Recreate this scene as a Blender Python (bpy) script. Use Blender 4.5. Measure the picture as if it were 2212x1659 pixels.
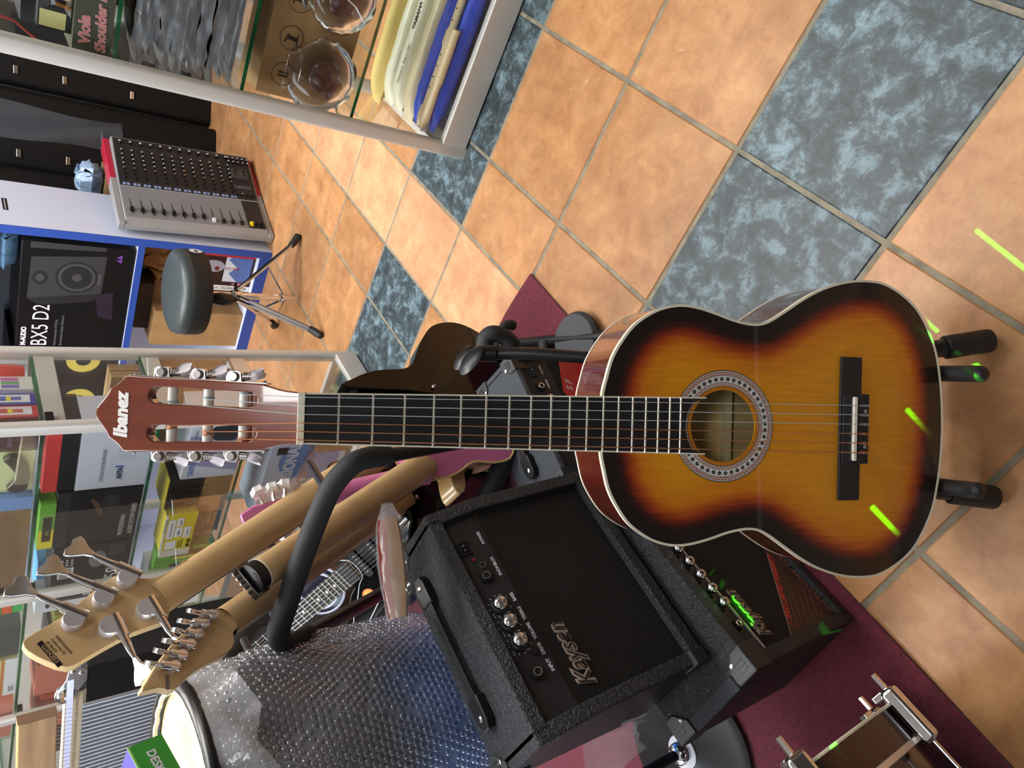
import bpy, bmesh, math, random
import numpy as np
from mathutils import Vector, Matrix
from mathutils.geometry import tessellate_polygon
for o in list(bpy.data.objects): bpy.data.objects.remove(o)
scene = bpy.context.scene
COL = scene.collection
R = math.radians
V = Vector
# ------------------------------------------------------------------ camera
TILE = 1/3.0
F_PX, PITCH, ROLL, H = 1533.0, 0.699, -0.020, 3.470*TILE
cp, sp, cr, sr = math.cos(PITCH), math.sin(PITCH), math.cos(ROLL), math.sin(ROLL)
FW, DN, RT = V((0, cp, -sp)), V((0, -sp, -cp)), V((1, 0, 0))
CAM = V((0, 0, H))
YAW = 4.017
AX = V((math.cos(YAW), math.sin(YAW), 0))      # tile column direction (towards the viewer, left)
BX = V((math.sin(YAW), -math.cos(YAW), 0))     # tile row direction (away, left)
ZX = V((0, 0, 1))
TO = V((2.543*TILE, 3.706*TILE, 0))
def ray(x, y):
    u, v = (1659-y)-829.5, x-1106
    u, v = cr*u+sr*v, -sr*u+cr*v
    return FW + RT*(u/F_PX) + DN*(v/F_PX)
def WD(x, y, d): return CAM + ray(x, y)*d
def WZ(x, y, z=0.0):
    d = ray(x, y); return CAM + d*((z-H)/d.z)
def WP(x, y, p0, n):
    d = ray(x, y); n = V(n); return CAM + d*((V(p0)-CAM).dot(n)/d.dot(n))
cd = bpy.data.cameras.new('camera'); cam = bpy.data.objects.new('camera', cd); COL.objects.link(cam)
cd.sensor_width = 36.0; cd.lens = F_PX/2212*36.0; cd.clip_start = 0.02
RX_ = RT*cr - DN*sr; DX_ = RT*sr + DN*cr
cam.matrix_world = Matrix(((DX_.x, RX_.x, -FW.x, 0), (DX_.y, RX_.y, -FW.y, 0), (DX_.z, RX_.z, -FW.z, H), (0, 0, 0, 1)))
scene.camera = cam
# ------------------------------------------------------------------ light and exposure
w = bpy.data.worlds.new('sky'); scene.world = w; w.use_nodes = True
bg = w.node_tree.nodes['Background']; bg.inputs[0].default_value = (0.76, 0.88, 1.0, 1); bg.inputs[1].default_value = 4.2
vs = scene.view_settings
vs.view_transform = 'Standard'; vs.look = 'None'; vs.exposure = 0.05; vs.gamma = 1.0; vs.use_curve_mapping = False
# ceiling light panels: (centre x, y, size x, size y, watts)
PANELS = [(0.32, -0.55, 0.64, 0.30, 10), (0.2, 1.6, 1.2, 0.60, 50), (-1.4, 1.7, 1.2, 0.6, 46), (1.5, 2.6, 1.2, 0.6, 44), (-0.6, 3.1, 1.2, 0.6, 44), (1.7, 1.2, 0.6, 1.2, 22)]
CEIL = 2.75
# ------------------------------------------------------------------ helpers
def lin(r, g=None, b=None):
    if g is None: r, g, b = r
    f = lambda c: ((c/255)/12.92 if c/255 <= .04045 else ((c/255+.055)/1.055)**2.4)
    return (f(r), f(g), f(b), 1)
def mat(name, col, rough=.5, metal=0, spec=.5, coat=0, bump=None, noise=None, trans=0, alpha=1, emis=0, ior=1.5, coatr=.03, sheen=0):
    """bump=(scale, strength[, detail]); noise=(scale, colour2, low, high[, stretch])"""
    m = bpy.data.materials.new(name); m.use_nodes = True
    nt = m.node_tree; p = nt.nodes['Principled BSDF']; I = p.inputs
    c = lin(col) if max(col) > 1.001 else (*col[:3], 1)
    I['Base Color'].default_value = c; I['Roughness'].default_value = rough; I['Metallic'].default_value = metal
    I['Specular IOR Level'].default_value = spec; I['Coat Weight'].default_value = coat; I['Coat Roughness'].default_value = coatr
    I['Transmission Weight'].default_value = trans; I['Alpha'].default_value = alpha; I['IOR'].default_value = ior; I['Sheen Weight'].default_value = sheen
    if emis: I['Emission Color'].default_value = c; I['Emission Strength'].default_value = emis
    tc = nt.nodes.new('ShaderNodeTexCoord')
    if noise:
        mp = nt.nodes.new('ShaderNodeMapping'); nt.links.new(tc.outputs['Object'], mp.inputs[0])
        if len(noise) > 4: mp.inputs['Scale'].default_value = noise[4]
        n = nt.nodes.new('ShaderNodeTexNoise'); n.inputs['Scale'].default_value = noise[0]; n.inputs['Detail'].default_value = 6
        nt.links.new(mp.outputs[0], n.inputs['Vector'])
        r = nt.nodes.new('ShaderNodeValToRGB'); e = r.color_ramp.elements
        e[0].position, e[1].position = noise[2], noise[3]; e[0].color = c; e[1].color = lin(noise[1])
        nt.links.new(n.outputs['Fac'], r.inputs[0]); nt.links.new(r.outputs[0], I['Base Color'])
    if bump:
        n = nt.nodes.new('ShaderNodeTexNoise'); n.inputs['Scale'].default_value = bump[0]; n.inputs['Detail'].default_value = bump[2] if len(bump) > 2 else 3
        nt.links.new(tc.outputs['Object'], n.inputs['Vector'])
        b = nt.nodes.new('ShaderNodeBump'); b.inputs['Strength'].default_value = bump[1]; b.inputs['Distance'].default_value = .002
        nt.links.new(n.outputs['Fac'], b.inputs['Height']); nt.links.new(b.outputs[0], I['Normal'])
    return m
def glass_mat(name, tint=(1, 1, 1), refl=1.45, rough=0.0, strength=1.0, gloss=(1, 1, 1)):
    m = bpy.data.materials.new(name); m.use_nodes = True; nt = m.node_tree
    for n in list(nt.nodes): nt.nodes.remove(n)
    o = nt.nodes.new('ShaderNodeOutputMaterial'); mx = nt.nodes.new('ShaderNodeMixShader'); t = nt.nodes.new('ShaderNodeBsdfTransparent')
    g = nt.nodes.new('ShaderNodeBsdfGlossy'); f = nt.nodes.new('ShaderNodeFresnel'); f.inputs[0].default_value = refl
    t.inputs[0].default_value = (*tint, 1); g.inputs['Roughness'].default_value = rough; g.inputs[0].default_value = (*gloss, 1)
    k = nt.nodes.new('ShaderNodeMath'); k.operation = 'MULTIPLY'; k.inputs[1].default_value = strength; k.use_clamp = True
    nt.links.new(f.outputs[0], k.inputs[0]); nt.links.new(k.outputs[0], mx.inputs[0]); nt.links.new(t.outputs[0], mx.inputs[1]); nt.links.new(g.outputs[0], mx.inputs[2]); nt.links.new(mx.outputs[0], o.inputs[0])
    return m
MC = {}
def M(col, rough=.5, **k):
    """plain cached material by colour"""
    key = (tuple(col), rough, tuple(sorted(k.items())))
    if key not in MC: MC[key] = mat('paint_%d' % len(MC), col, rough, **k)
    return MC[key]
def frame(o, x, y, z=None):
    """matrix with origin o and axes x, y (orthonormalised), z = x cross y"""
    x = V(x).normalized(); y = V(y); y = (y - x*y.dot(x)).normalized(); z = x.cross(y); o = V(o)
    return Matrix(((x.x, y.x, z.x, o.x), (x.y, y.y, z.y, o.y), (x.z, y.z, z.z, o.z), (0, 0, 0, 1)))
def link(o, parent=None):
    COL.objects.link(o)
    if parent is not None: o.parent = parent
    return o
def tag(o, label=None, cat=None, group=None, kind=None):
    if label: o['label'] = label
    if cat: o['category'] = cat
    if group: o['group'] = group
    if kind: o['kind'] = kind
    return o
def thing(name, label, cat, mw=None, group=None):
    o = bpy.data.objects.new(name, None); link(o); o.empty_display_size = .05
    if mw is not None: o.matrix_world = mw if isinstance(mw, Matrix) else Matrix.Translation(V(mw))
    return tag(o, label, cat, group)
def copy_tree(o, parent=None, mw=None, label=None):
    c = o.copy(); COL.objects.link(c); c.parent = parent
    if mw is not None: c.matrix_world = mw
    if label: c['label'] = label
    for ch in list(o.children): copy_tree(ch, c)
    return c
class MB:
    def __init__(s): s.v = []; s.f = []; s.m = []; s.cm = 0; s.xf = None
    def add(s, vs, fs, m=None):
        b = len(s.v); xf = s.xf
        s.v += [tuple(xf @ V(p)) if xf else tuple(p) for p in vs]
        s.f += [tuple(b+i for i in f) for f in fs]; s.m += [s.cm if m is None else m]*len(fs)
    def box(s, c, d, mt=None, m=None):
        x, y, z = d[0]/2, d[1]/2, d[2]/2
        P = [V((i, j, k)) for k in (-z, z) for j in (-y, y) for i in (-x, x)]
        if mt is not None: P = [mt @ p for p in P]
        P = [p+V(c) for p in P]
        s.add(P, [(0, 2, 3, 1), (4, 5, 7, 6), (0, 1, 5, 4), (2, 6, 7, 3), (0, 4, 6, 2), (1, 3, 7, 5)], m)
        return s
    def b2(s, lo, hi, m=None):
        return s.box([(a+b)/2 for a, b in zip(lo, hi)], [abs(b-a) for a, b in zip(lo, hi)], m=m)
    def hexa(s, P, m=None):   # 8 corners, bottom 4 ccw, top 4 ccw
        s.add(P, [(3, 2, 1, 0), (4, 5, 6, 7), (0, 1, 5, 4), (1, 2, 6, 5), (2, 3, 7, 6), (3, 0, 4, 7)], m); return s
    def quad(s, a, b, c, d, m=None): s.add([a, b, c, d], [(0, 1, 2, 3)], m); return s
    def prism(s, poly, z0, z1, m=None, cap=True):
        n = len(poly); vs = [(p[0], p[1], z0) for p in poly]+[(p[0], p[1], z1) for p in poly]
        fs = [(i, (i+1) % n, n+(i+1) % n, n+i) for i in range(n)]
        if cap:
            tr = tessellate_polygon([[V((p[0], p[1], 0)) for p in poly]])
            for t in tr:
                a, b, c = t; A_, B_, C_ = poly[a], poly[b], poly[c]
                if (B_[0]-A_[0])*(C_[1]-A_[1])-(B_[1]-A_[1])*(C_[0]-A_[0]) < 0: a, c = c, a
                fs.append((n+a, n+b, n+c)); fs.append((c, b, a))
        s.add(vs, fs, m); return s
    def flat(s, poly, z, m=None):
        tr = tessellate_polygon([[V((p[0], p[1], 0)) for p in poly]]); fs = []
        for t in tr:
            a, b, c = t; A_, B_, C_ = poly[a], poly[b], poly[c]
            if (B_[0]-A_[0])*(C_[1]-A_[1])-(B_[1]-A_[1])*(C_[0]-A_[0]) < 0: a, c = c, a
            fs.append((a, b, c))
        s.add([(p[0], p[1], z) for p in poly], fs, m); return s
    def tube(s, path, r, seg=10, closed=False, caps=True, m=None, flat=None):
        path = [V(p) for p in path]; n = len(path)
        rs = r if isinstance(r, (list, tuple)) else [r]*n
        vs = []; fs = []; prev = None
        for i, p in enumerate(path):
            a = path[(i-1) % n] if (i > 0 or closed) else path[0]; b = path[(i+1) % n] if (i < n-1 or closed) else path[-1]
            t = (b-a).normalized()
            if prev is None:
                up = V((0, 0, 1)) if abs(t.z) < .9 else V((0, 1, 0)); e1 = t.cross(up).normalized()
            else: e1 = (prev-t*prev.dot(t)).normalized()
            prev = e1; e2 = t.cross(e1)
            for k in range(seg):
                q = 2*math.pi*k/seg; vs.append(p+e1*(rs[i]*math.cos(q))+e2*(rs[i]*math.sin(q)*(flat or 1)))
        for i in range(n if closed else n-1):
            j = (i+1) % n
            for k in range(seg):
                l = (k+1) % seg; fs.append((i*seg+k, i*seg+l, j*seg+l, j*seg+k))
        if caps and not closed: fs.append(tuple(range(seg-1, -1, -1))); fs.append(tuple((n-1)*seg+k for k in range(seg)))
        s.add(vs, fs, m); return s
    def cyl(s, a, b, r, seg=16, r2=None, m=None): return s.tube([a, b], [r, r if r2 is None else r2], seg, m=m)
    def lathe(s, prof, seg=24, mt=None, m=None):
        """prof: (radius, height) bottom to top about local z"""
        vs = []; fs = []; n = len(prof); mt = mt or Matrix()
        for (r, h) in prof:
            for k in range(seg):
                q = 2*math.pi*k/seg; vs.append(mt @ V((r*math.cos(q), r*math.sin(q), h)))
        for i in range(n-1):
            for k in range(seg):
                l = (k+1) % seg; fs.append((i*seg+k, i*seg+l, (i+1)*seg+l, (i+1)*seg+k))
        fs.append(tuple(range(seg-1, -1, -1))); fs.append(tuple((n-1)*seg+k for k in range(seg)))
        s.add(vs, fs, m); return s
    def ball(s, c, r, seg=14, m=None, sc=(1, 1, 1), mt=None):
        n = max(6, seg//2); T_ = Matrix.Translation(V(c)) @ (mt or Matrix()) @ Matrix.Diagonal((*sc, 1))
        pr = [(max(1e-5, r*math.sin(math.pi*i/n)), -r*math.cos(math.pi*i/n)) for i in range(n+1)]
        return s.lathe(pr, seg, T_, m)
    def torus(s, c, Rr, r, seg=32, k=8, mt=None, m=None, arc=(0, 2*math.pi)):
        full = abs(arc[1]-arc[0]-2*math.pi) < 1e-6; n = seg if full else seg+1
        pts = [V((Rr*math.cos(arc[0]+(arc[1]-arc[0])*i/seg), Rr*math.sin(arc[0]+(arc[1]-arc[0])*i/seg), 0)) for i in range(n)]
        if mt is not None: pts = [mt @ p for p in pts]
        return s.tube([p+V(c) for p in pts], r, k, closed=full, m=m)
    def grid(s, P, m=None, closed_u=False):
        """P[i][j] points"""
        n, k = len(P), len(P[0]); vs = [p for row in P for p in row]; fs = []
        for i in range(n if closed_u else n-1):
            for j in range(k-1): fs.append((i*k+j, ((i+1) % n)*k+j, ((i+1) % n)*k+j+1, i*k+j+1))
        s.add(vs, fs, m); return s
    def build(s, name, mats, parent=None, smooth=None, bevel=None, mw=None, seg=2, label=None):
        me = bpy.data.meshes.new(name); me.from_pydata(s.v, [], s.f)
        if not isinstance(mats, (list, tuple)): mats = [mats]
        for m_ in mats: me.materials.append(m_)
        if len(mats) > 1: me.polygons.foreach_set('material_index', s.m)
        me.update()
        o = bpy.data.objects.new(name, me); link(o, parent)
        if mw is not None: o.matrix_world = mw
        if smooth is not None:
            me.polygons.foreach_set('use_smooth', [True]*len(me.polygons))
            me.set_sharp_from_angle(angle=R(smooth))
        if bevel:
            b = o.modifiers.new('bevel', 'BEVEL'); b.width = bevel; b.segments = seg; b.limit_method = 'ANGLE'; b.angle_limit = R(50)
            if smooth is None:
                me.polygons.foreach_set('use_smooth', [True]*len(me.polygons)); b.harden_normals = True
        if label: o['label'] = label
        return o
def cr_spline(pts, n=8, closed=False):
    pts = [V(p) for p in pts]; N_ = len(pts); out = []
    rng = range(N_ if closed else N_-1)
    for i in rng:
        g = (lambda k: pts[k % N_]) if closed else (lambda k: pts[min(max(k, 0), N_-1)])
        p0, p1, p2, p3 = g(i-1), g(i), g(i+1), g(i+2)
        for k in range(n):
            t = k/n
            out.append(0.5*((2*p1)+(p2-p0)*t+(2*p0-5*p1+4*p2-p3)*t*t+(3*p1-p0-3*p2+p3)*t**3))
    if not closed: out.append(pts[-1])
    return out
def plate(name, outer, holes, z0, z1, material, parent, bevel=0, smooth=30, mw=None):
    """flat plate with holes, made through a filled 2D curve"""
    cu = bpy.data.curves.new(name, 'CURVE'); cu.dimensions = '2D'; cu.fill_mode = 'BOTH'
    cu.extrude = abs(z1-z0)/2-bevel; cu.bevel_depth = bevel; cu.bevel_resolution = 2; cu.offset = -bevel
    for L in [outer]+list(holes):
        sp_ = cu.splines.new('POLY'); sp_.points.add(len(L)-1)
        for i, p in enumerate(L): sp_.points[i].co = (p[0], p[1], 0, 1)
        sp_.use_cyclic_u = True
    to = bpy.data.objects.new('tmp', cu); me = bpy.data.meshes.new_from_object(to); bpy.data.objects.remove(to); bpy.data.curves.remove(cu)
    me.transform(Matrix.Translation((0, 0, (z0+z1)/2))); me.materials.clear(); me.materials.append(material)
    o = bpy.data.objects.new(name, me); link(o, parent)
    if mw is not None: o.matrix_world = mw
    if smooth:
        me.polygons.foreach_set('use_smooth', [True]*len(me.polygons)); me.set_sharp_from_angle(angle=R(smooth))
    return o
def text(body, size, material, parent, mt, name='lettering', extrude=.0002, align='LEFT', shear=0, xs=1.0, offset=0, spacing=1.0, width=None, bold=0):
    """lettering lying in local xy of mt; width stretches to a total width"""
    cu = bpy.data.curves.new(name, 'FONT'); cu.body = body; cu.size = size; cu.extrude = extrude; cu.align_x = align; cu.shear = shear; cu.offset = bold; cu.space_character = spacing
    cu.resolution_u = 3
    to = bpy.data.objects.new('tmp', cu); COL.objects.link(to); dg = bpy.context.evaluated_depsgraph_get(); dg.update()
    me = bpy.data.meshes.new_from_object(to.evaluated_get(dg)); bpy.data.objects.remove(to); bpy.data.curves.remove(cu)
    if width and len(me.vertices):
        xsn = [v_.co.x for v_ in me.vertices]; k = width/(max(xsn)-min(xsn)); x0 = min(xsn)
        me.transform(Matrix.Translation((-x0*k if align == 'LEFT' else 0, 0, 0)) @ Matrix.Diagonal((k, 1, 1, 1)))
    elif xs != 1: me.transform(Matrix.Diagonal((xs, 1, 1, 1)))
    me.materials.clear(); me.materials.append(material)
    o = bpy.data.objects.new(name, me); link(o, parent); o.matrix_local = mt
    return o
def TR(x, y, z=0): return Matrix.Translation((x, y, z))
def RZ(a): return Matrix.Rotation(R(a), 4, 'Z')
def RXm(a): return Matrix.Rotation(R(a), 4, 'X')
def RYm(a): return Matrix.Rotation(R(a), 4, 'Y')
def ellipse(cx, cy, rx, ry, n=24): return [(cx+rx*math.cos(2*math.pi*i/n), cy+ry*math.sin(2*math.pi*i/n)) for i in range(n)]
def rrect(x0, y0, x1, y1, r, n=4):
    out = []
    for cx, cy, a in ((x1-r, y1-r, 0), (x0+r, y1-r, 90), (x0+r, y0+r, 180), (x1-r, y0+r, 270)):
        for i in range(n+1): q = R(a+90*i/n); out.append((cx+r*math.cos(q), cy+r*math.sin(q)))
    return out
# shared materials
m_alu = mat('brushed_aluminium', (208, 206, 201), .42, metal=.2, bump=(900, .03))
m_chrome = mat('chrome', (225, 225, 228), .08, metal=1)
m_nickel = mat('nickel', (205, 200, 198), .2, metal=1)
m_blackrub = mat('black_rubber', (24, 25, 28), .55)
m_blackmetal = mat('black_painted_tube', (26, 26, 29), .35)
m_blackgloss = mat('black_gloss_lacquer', (8, 8, 9), .05, coat=1)
m_blackplastic = mat('black_plastic', (20, 20, 22), .35)
m_white = mat('white_print', (225, 226, 230), .5)
m_glass = glass_mat('showcase_glass', (.985, .992, .988), strength=.30)
m_shelfglass = glass_mat('shelf_glass', (.95, .985, .97), strength=.35)
m_shelfedge = mat('green_glass_edge', (26, 110, 62), .1, spec=.8, coat=1, noise=(9, (10, 60, 38), .4, .6))
m_film = glass_mat('clear_plastic_film', (.93, .94, .96), rough=.08, strength=1.6)
m_card = mat('brown_cardboard', (168, 134, 92), .8, noise=(14, (150, 117, 78), .35, .7))
m_card2 = mat('dark_cardboard', (135, 103, 68), .8, noise=(12, (120, 90, 58), .35, .7))
# ------------------------------------------------------------------ room shell
m_wall = mat('painted_wall', (205, 203, 198), .85, bump=(60, .05))
m_ceil = mat('ceiling_paint', (222, 222, 220), .9)
m_grout = mat('grout', (142, 134, 116), .95, bump=(220, .5), noise=(30, (116, 110, 98), .4, .65))
XL, XR, YN, YF = -2.7, 2.9, -2.4, 4.6
fl = MB().b2((XL, YN, -.06), (XR, YF, -.0025)).build('floor', m_grout); tag(fl, 'ceramic tiled shop floor with grey grout', kind='structure')
m_wall2 = mat('dark_slat_wall', (96, 88, 82), .6, bump=(60, .05))
def wall(name, lo, hi, label): tag(MB().b2(lo, hi).build(name, m_wall2 if 'back' not in name else m_wall), label, kind='structure')
wall('wall_back', (XL-.1, YF, 0), (XR+.1, YF+.1, CEIL), 'plain painted wall behind the shelving')
wall('wall_right', (XR, YN, 0), (XR+.1, YF, CEIL), 'plain grey brown wall at the right of the shop')
wall('wall_front', (XL-.1, YN-.1, 0), (XR+.1, YN, CEIL), 'dark shop wall behind the photographer')
# wide open shop doorway in the left wall, daylight comes in
wf = MB(); wf.b2((XL-.1, YN, 0), (XL, -.6, CEIL)); wf.b2((XL-.1, 1.1, 0), (XL, YF, CEIL)); wf.b2((XL-.1, -.6, 2.35), (XL, 1.1, CEIL))
tag(wf.build('wall_left', m_wall2), 'grey brown shop wall with a wide open daylit doorway', kind='structure')
tag(MB().b2((XL-.1, YN-.1, CEIL), (XR+.1, YF+.1, CEIL+.08)).build('ceiling', m_ceil), 'plain pale ceiling', kind='structure')
m_pf = mat('panel_frame', (220, 220, 220), .5); m_pe = mat('panel_light', (255, 255, 255), .5, emis=0)
for i, (px, py, sx, sy, wt) in enumerate(PANELS):
    t = thing('ceiling_light', 'flat white ceiling light panel, number %d from the shop door' % (i+1), 'light', TR(px, py, CEIL), 'ceiling light panels')
    t['label'] = ['slim white ceiling light panel above the doorway side', 'square white ceiling light panel over the acoustic guitar', 'white ceiling light panel over the left wall', 'white ceiling light panel over the glass showcases', 'white ceiling light panel over the rear shelving', 'white ceiling light panel over the right wall'][i]
    MB().b2((-sx/2-.02, -sy/2-.02, -.03), (sx/2+.02, sy/2+.02, 0)).build('frame', m_pf, t)
    ld = bpy.data.lights.new('ceiling_lamp', 'AREA'); ld.shape = 'RECTANGLE'; ld.size = sx; ld.size_y = sy; ld.energy = wt; ld.color = (1, .985, .96)
    lo = bpy.data.objects.new('lamp', ld); link(lo, t); lo.location = (0, 0, -.034)
# ------------------------------------------------------------------ floor tiles
def tile_mat(name, c1, c2, c3, sc, dark=False):
    m = bpy.data.materials.new(name); m.use_nodes = True; nt = m.node_tree; p = nt.nodes['Principled BSDF']
    tc = nt.nodes.new('ShaderNodeTexCoord'); oi = nt.nodes.new('ShaderNodeObjectInfo'); add = nt.nodes.new('ShaderNodeVectorMath'); add.operation = 'MULTIPLY_ADD'
    nt.links.new(tc.outputs['Object'], add.inputs[0]); add.inputs[1].default_value = (1, 1, 1)
    sc_ = nt.nodes.new('ShaderNodeVectorMath'); sc_.operation = 'SCALE'; sc_.inputs[0].default_value = (13, 7, 5); nt.links.new(oi.outputs['Random'], sc_.inputs['Scale'])
    nt.links.new(sc_.outputs[0], add.inputs[2])
    n1 = nt.nodes.new('ShaderNodeTexNoise'); n1.inputs['Scale'].default_value = sc; n1.inputs['Detail'].default_value = 9; n1.inputs['Roughness'].default_value = .74; n1.inputs['Distortion'].default_value = .3
    nt.links.new(add.outputs[0], n1.inputs['Vector'])
    r = nt.nodes.new('ShaderNodeValToRGB'); e = r.color_ramp.elements
    e[0].position, e[1].position = (.38, .63) if dark else (.3, .72); e[0].color = lin(c1); e[1].color = lin(c3)
    q = e.new(.5); q.color = lin(c2)
    nt.links.new(n1.outputs['Fac'], r.inputs[0])
    hs = nt.nodes.new('ShaderNodeHueSaturation'); mr = nt.nodes.new('ShaderNodeMapRange'); mr.inputs['To Min'].default_value = .9; mr.inputs['To Max'].default_value = 1.1
    nt.links.new(oi.outputs['Random'], mr.inputs[0]); nt.links.new(mr.outputs[0], hs.inputs['Value']); nt.links.new(r.outputs[0], hs.inputs['Color'])
    # pale scratches and chips
    v = nt.nodes.new('ShaderNodeTexNoise'); v.inputs['Scale'].default_value = sc*2.3; v.inputs['Detail'].default_value = 4; nt.links.new(add.outputs[0], v.inputs['Vector'])
    rr = nt.nodes.new('ShaderNodeValToRGB'); rr.color_ramp.elements[0].position = .70; rr.color_ramp.elements[1].position = .78; nt.links.new(v.outputs['Fac'], rr.inputs[0])
    # broad brown mottling
    n2 = nt.nodes.new('ShaderNodeTexNoise'); n2.inputs['Scale'].default_value = sc*.45; n2.inputs['Detail'].default_value = 7; n2.inputs['Roughness'].default_value = .65; nt.links.new(add.outputs[0], n2.inputs['Vector'])
    r2_ = nt.nodes.new('ShaderNodeMapRange'); r2_.inputs['From Min'].default_value = .38; r2_.inputs['From Max'].default_value = .62; r2_.inputs['To Min'].default_value = .84; r2_.inputs['To Max'].default_value = 1.06; nt.links.new(n2.outputs['Fac'], r2_.inputs[0])
    mm_ = nt.nodes.new('ShaderNodeMath'); mm_.operation = 'MULTIPLY'; nt.links.new(mr.outputs[0], mm_.inputs[0]); nt.links.new(r2_.outputs[0], mm_.inputs[1]); nt.links.new(mm_.outputs[0], hs.inputs['Value'])
    mx = nt.nodes.new('ShaderNodeMix'); mx.data_type = 'RGBA'; mx.inputs['B'].default_value = lin((150, 165, 172) if dark else (215, 180, 140))
    ml = nt.nodes.new('ShaderNodeMath'); ml.operation = 'MULTIPLY'; ml.inputs[1].default_value = .6; nt.links.new(rr.outputs[0], ml.inputs[0])
    nt.links.new(ml.outputs[0], mx.inputs['Factor']); nt.links.new(hs.outputs[0], mx.inputs['A']); nt.links.new(mx.outputs['Result'], p.inputs['Base Color'])
    b = nt.nodes.new('ShaderNodeBump'); b.inputs['Strength'].default_value = .35; b.inputs['Distance'].default_value = .002; nt.links.new(n1.outputs['Fac'], b.inputs['Height']); nt.links.new(b.outputs[0], p.inputs['Normal'])
    p.inputs['Roughness'].default_value = .42; p.inputs['Specular IOR Level'].default_value = .45
    return m
m_tO = tile_mat('terracotta_tile', (158, 108, 70), (180, 130, 86), (198, 152, 106), 15)
m_tP = tile_mat('pink_tile', (190, 134, 98), (206, 154, 114), (218, 174, 134), 16)
m_tD = tile_mat('slate_blue_tile', (44, 54, 58), (66, 79, 85), (118, 142, 154), 24, True)
rows = [-6, -5, -4, -3, -2, -1, 0, 1.015, 1.615, 2.36, 2.95, 3.93, 4.9, 5.88, 6.86, 7.84, 8.82, 9.8]
tmesh = {}
for bi in range(len(rows)-1):
    b0, b1_ = rows[bi], rows[bi+1]
    for a in range(-12, 9):
        ctr = TO+AX*((a+.5)*TILE)+BX*((b0+b1_)/2*TILE)
        if not (XL+.1 < ctr.x < XR-.1 and -.7 < ctr.y < YF-.1): continue
        kind = 'P' if abs(b0-1.615) < .01 else ('D' if a in (-1, 2, 5) else 'O')
        key = (round(b1_-b0, 3), kind)
        if key not in tmesh:
            w_, d_ = TILE-.009, (b1_-b0)*TILE-.009
            o = MB().b2((-w_/2, -d_/2, -.012), (w_/2, d_/2, 0)).build('tile', {'O': m_tO, 'P': m_tP, 'D': m_tD}[kind], fl)
            bm = bmesh.new(); bm.from_mesh(o.data); bmesh.ops.bevel(bm, geom=[e for e in bm.edges if all(v_.co.z > -.001 for v_ in e.verts)], offset=.0022, segments=1, affect='EDGES'); bm.to_mesh(o.data); bm.free()
            tmesh[key] = o.data; 
        else: o = bpy.data.objects.new('tile', tmesh[key]); link(o, fl)
        o.matrix_world = frame(ctr, AX, BX)
        if o.matrix_world.to_3x3().col[2].z < 0: o.matrix_world = frame(ctr, BX, AX) @ RZ(90)
# ------------------------------------------------------------------ rug
m_rug = mat('burgundy_carpet', (110, 27, 48), .95, bump=(500, 1.0, 2), noise=(160, (76, 17, 34), .35, .7), sheen=.2)
rc = WZ(1150, 592); q1 = WZ(1303, 735); r2 = WZ(1860, 1305); r3 = WZ(2195, 1662); r4 = r3+(r3-r2).normalized()*.7
l1 = WZ(1120, 636); l2 = WZ(1085, 700); ld_ = BX
edge = [rc, rc.lerp(r2, .35)+V((-.012, .008, 0)), rc.lerp(r2, .7)+V((.004, -.004, 0)), r2, r3, r4, r4+BX*1.1, rc+BX*1.15-AX*.0, rc+BX*.45, l2]
sm = cr_spline(edge[:6], 8)+[r4+BX*1.2, rc+BX*1.15]+cr_spline([rc+BX*.6, rc+BX*.3+V((0, -.01, 0)), l2, rc], 5)[:-1]
if sum(sm[i].x*sm[(i+1) % len(sm)].y-sm[(i+1) % len(sm)].x*sm[i].y for i in range(len(sm))) < 0: sm = sm[::-1]
rug = MB().prism([(p.x, p.y) for p in sm], .0005, .008).build('rug', m_rug, bevel=.003); tag(rug, 'burgundy carpet piece under the amplifiers and guitar rack', 'rug')
# ------------------------------------------------------------------ sunburst classical guitar
GN = WD(650, 904, .715); GS = WD(1836, 926, .715*1.225); GG = (GS-GN).normalized()
GX = V((1, 0, 0)); GX = (GX-GG*GX.dot(GG)).normalized(); GZ = GX.cross(-GG)
GM = frame(GN, GX, -GG)
gt = thing('acoustic_guitar', 'sunburst classical acoustic guitar with slotted headstock on a black stand', 'guitar', GM)
half = [(325, 0), (325, 30), (329.5, 52), (336, 75), (347, 95), (361, 113), (378, 126), (396, 135), (418, 140), (440, 139), (465, 133.5), (485, 127.5), (502, 124), (517, 122.8), (531, 125), (545, 132), (562, 143), (586, 158.5), (610, 171), (634, 179.5), (658, 184.5), (680, 185.8), (700, 184), (720, 176.5), (741, 164), (757, 149), (772, 126), (783.5, 100), (790.5, 68), (794.5, 35), (796, 0)]
hp = cr_spline([V((t_/1000, -s_/1000, 0)) for s_, t_ in half], 4)
outl = [(p.x, p.y) for p in hp]+[(-p.x, p.y) for p in hp[-2:0:-1]]      # clockwise from neck joint, right side first
outl = outl[::-1]                                                        # ccw
ON = len(outl); OA = np.array(outl)
seg_a, seg_b = OA, np.roll(OA, -1, 0)
def dist_out(p):
    d = seg_b-seg_a; t_ = np.clip(((p-seg_a)*d).sum(1)/(d*d).sum(1), 0, 1); return np.sqrt((((seg_a+d*t_[:, None])-p)**2).sum(1).min())
ZT = -.006
def inset(k):
    P = OA; nx = np.roll(P, -1, 0)-np.roll(P, 1, 0); nx /= np.linalg.norm(nx, axis=1)[:, None]; return P+np.stack([-nx[:, 1], nx[:, 0]], 1)*k
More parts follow.
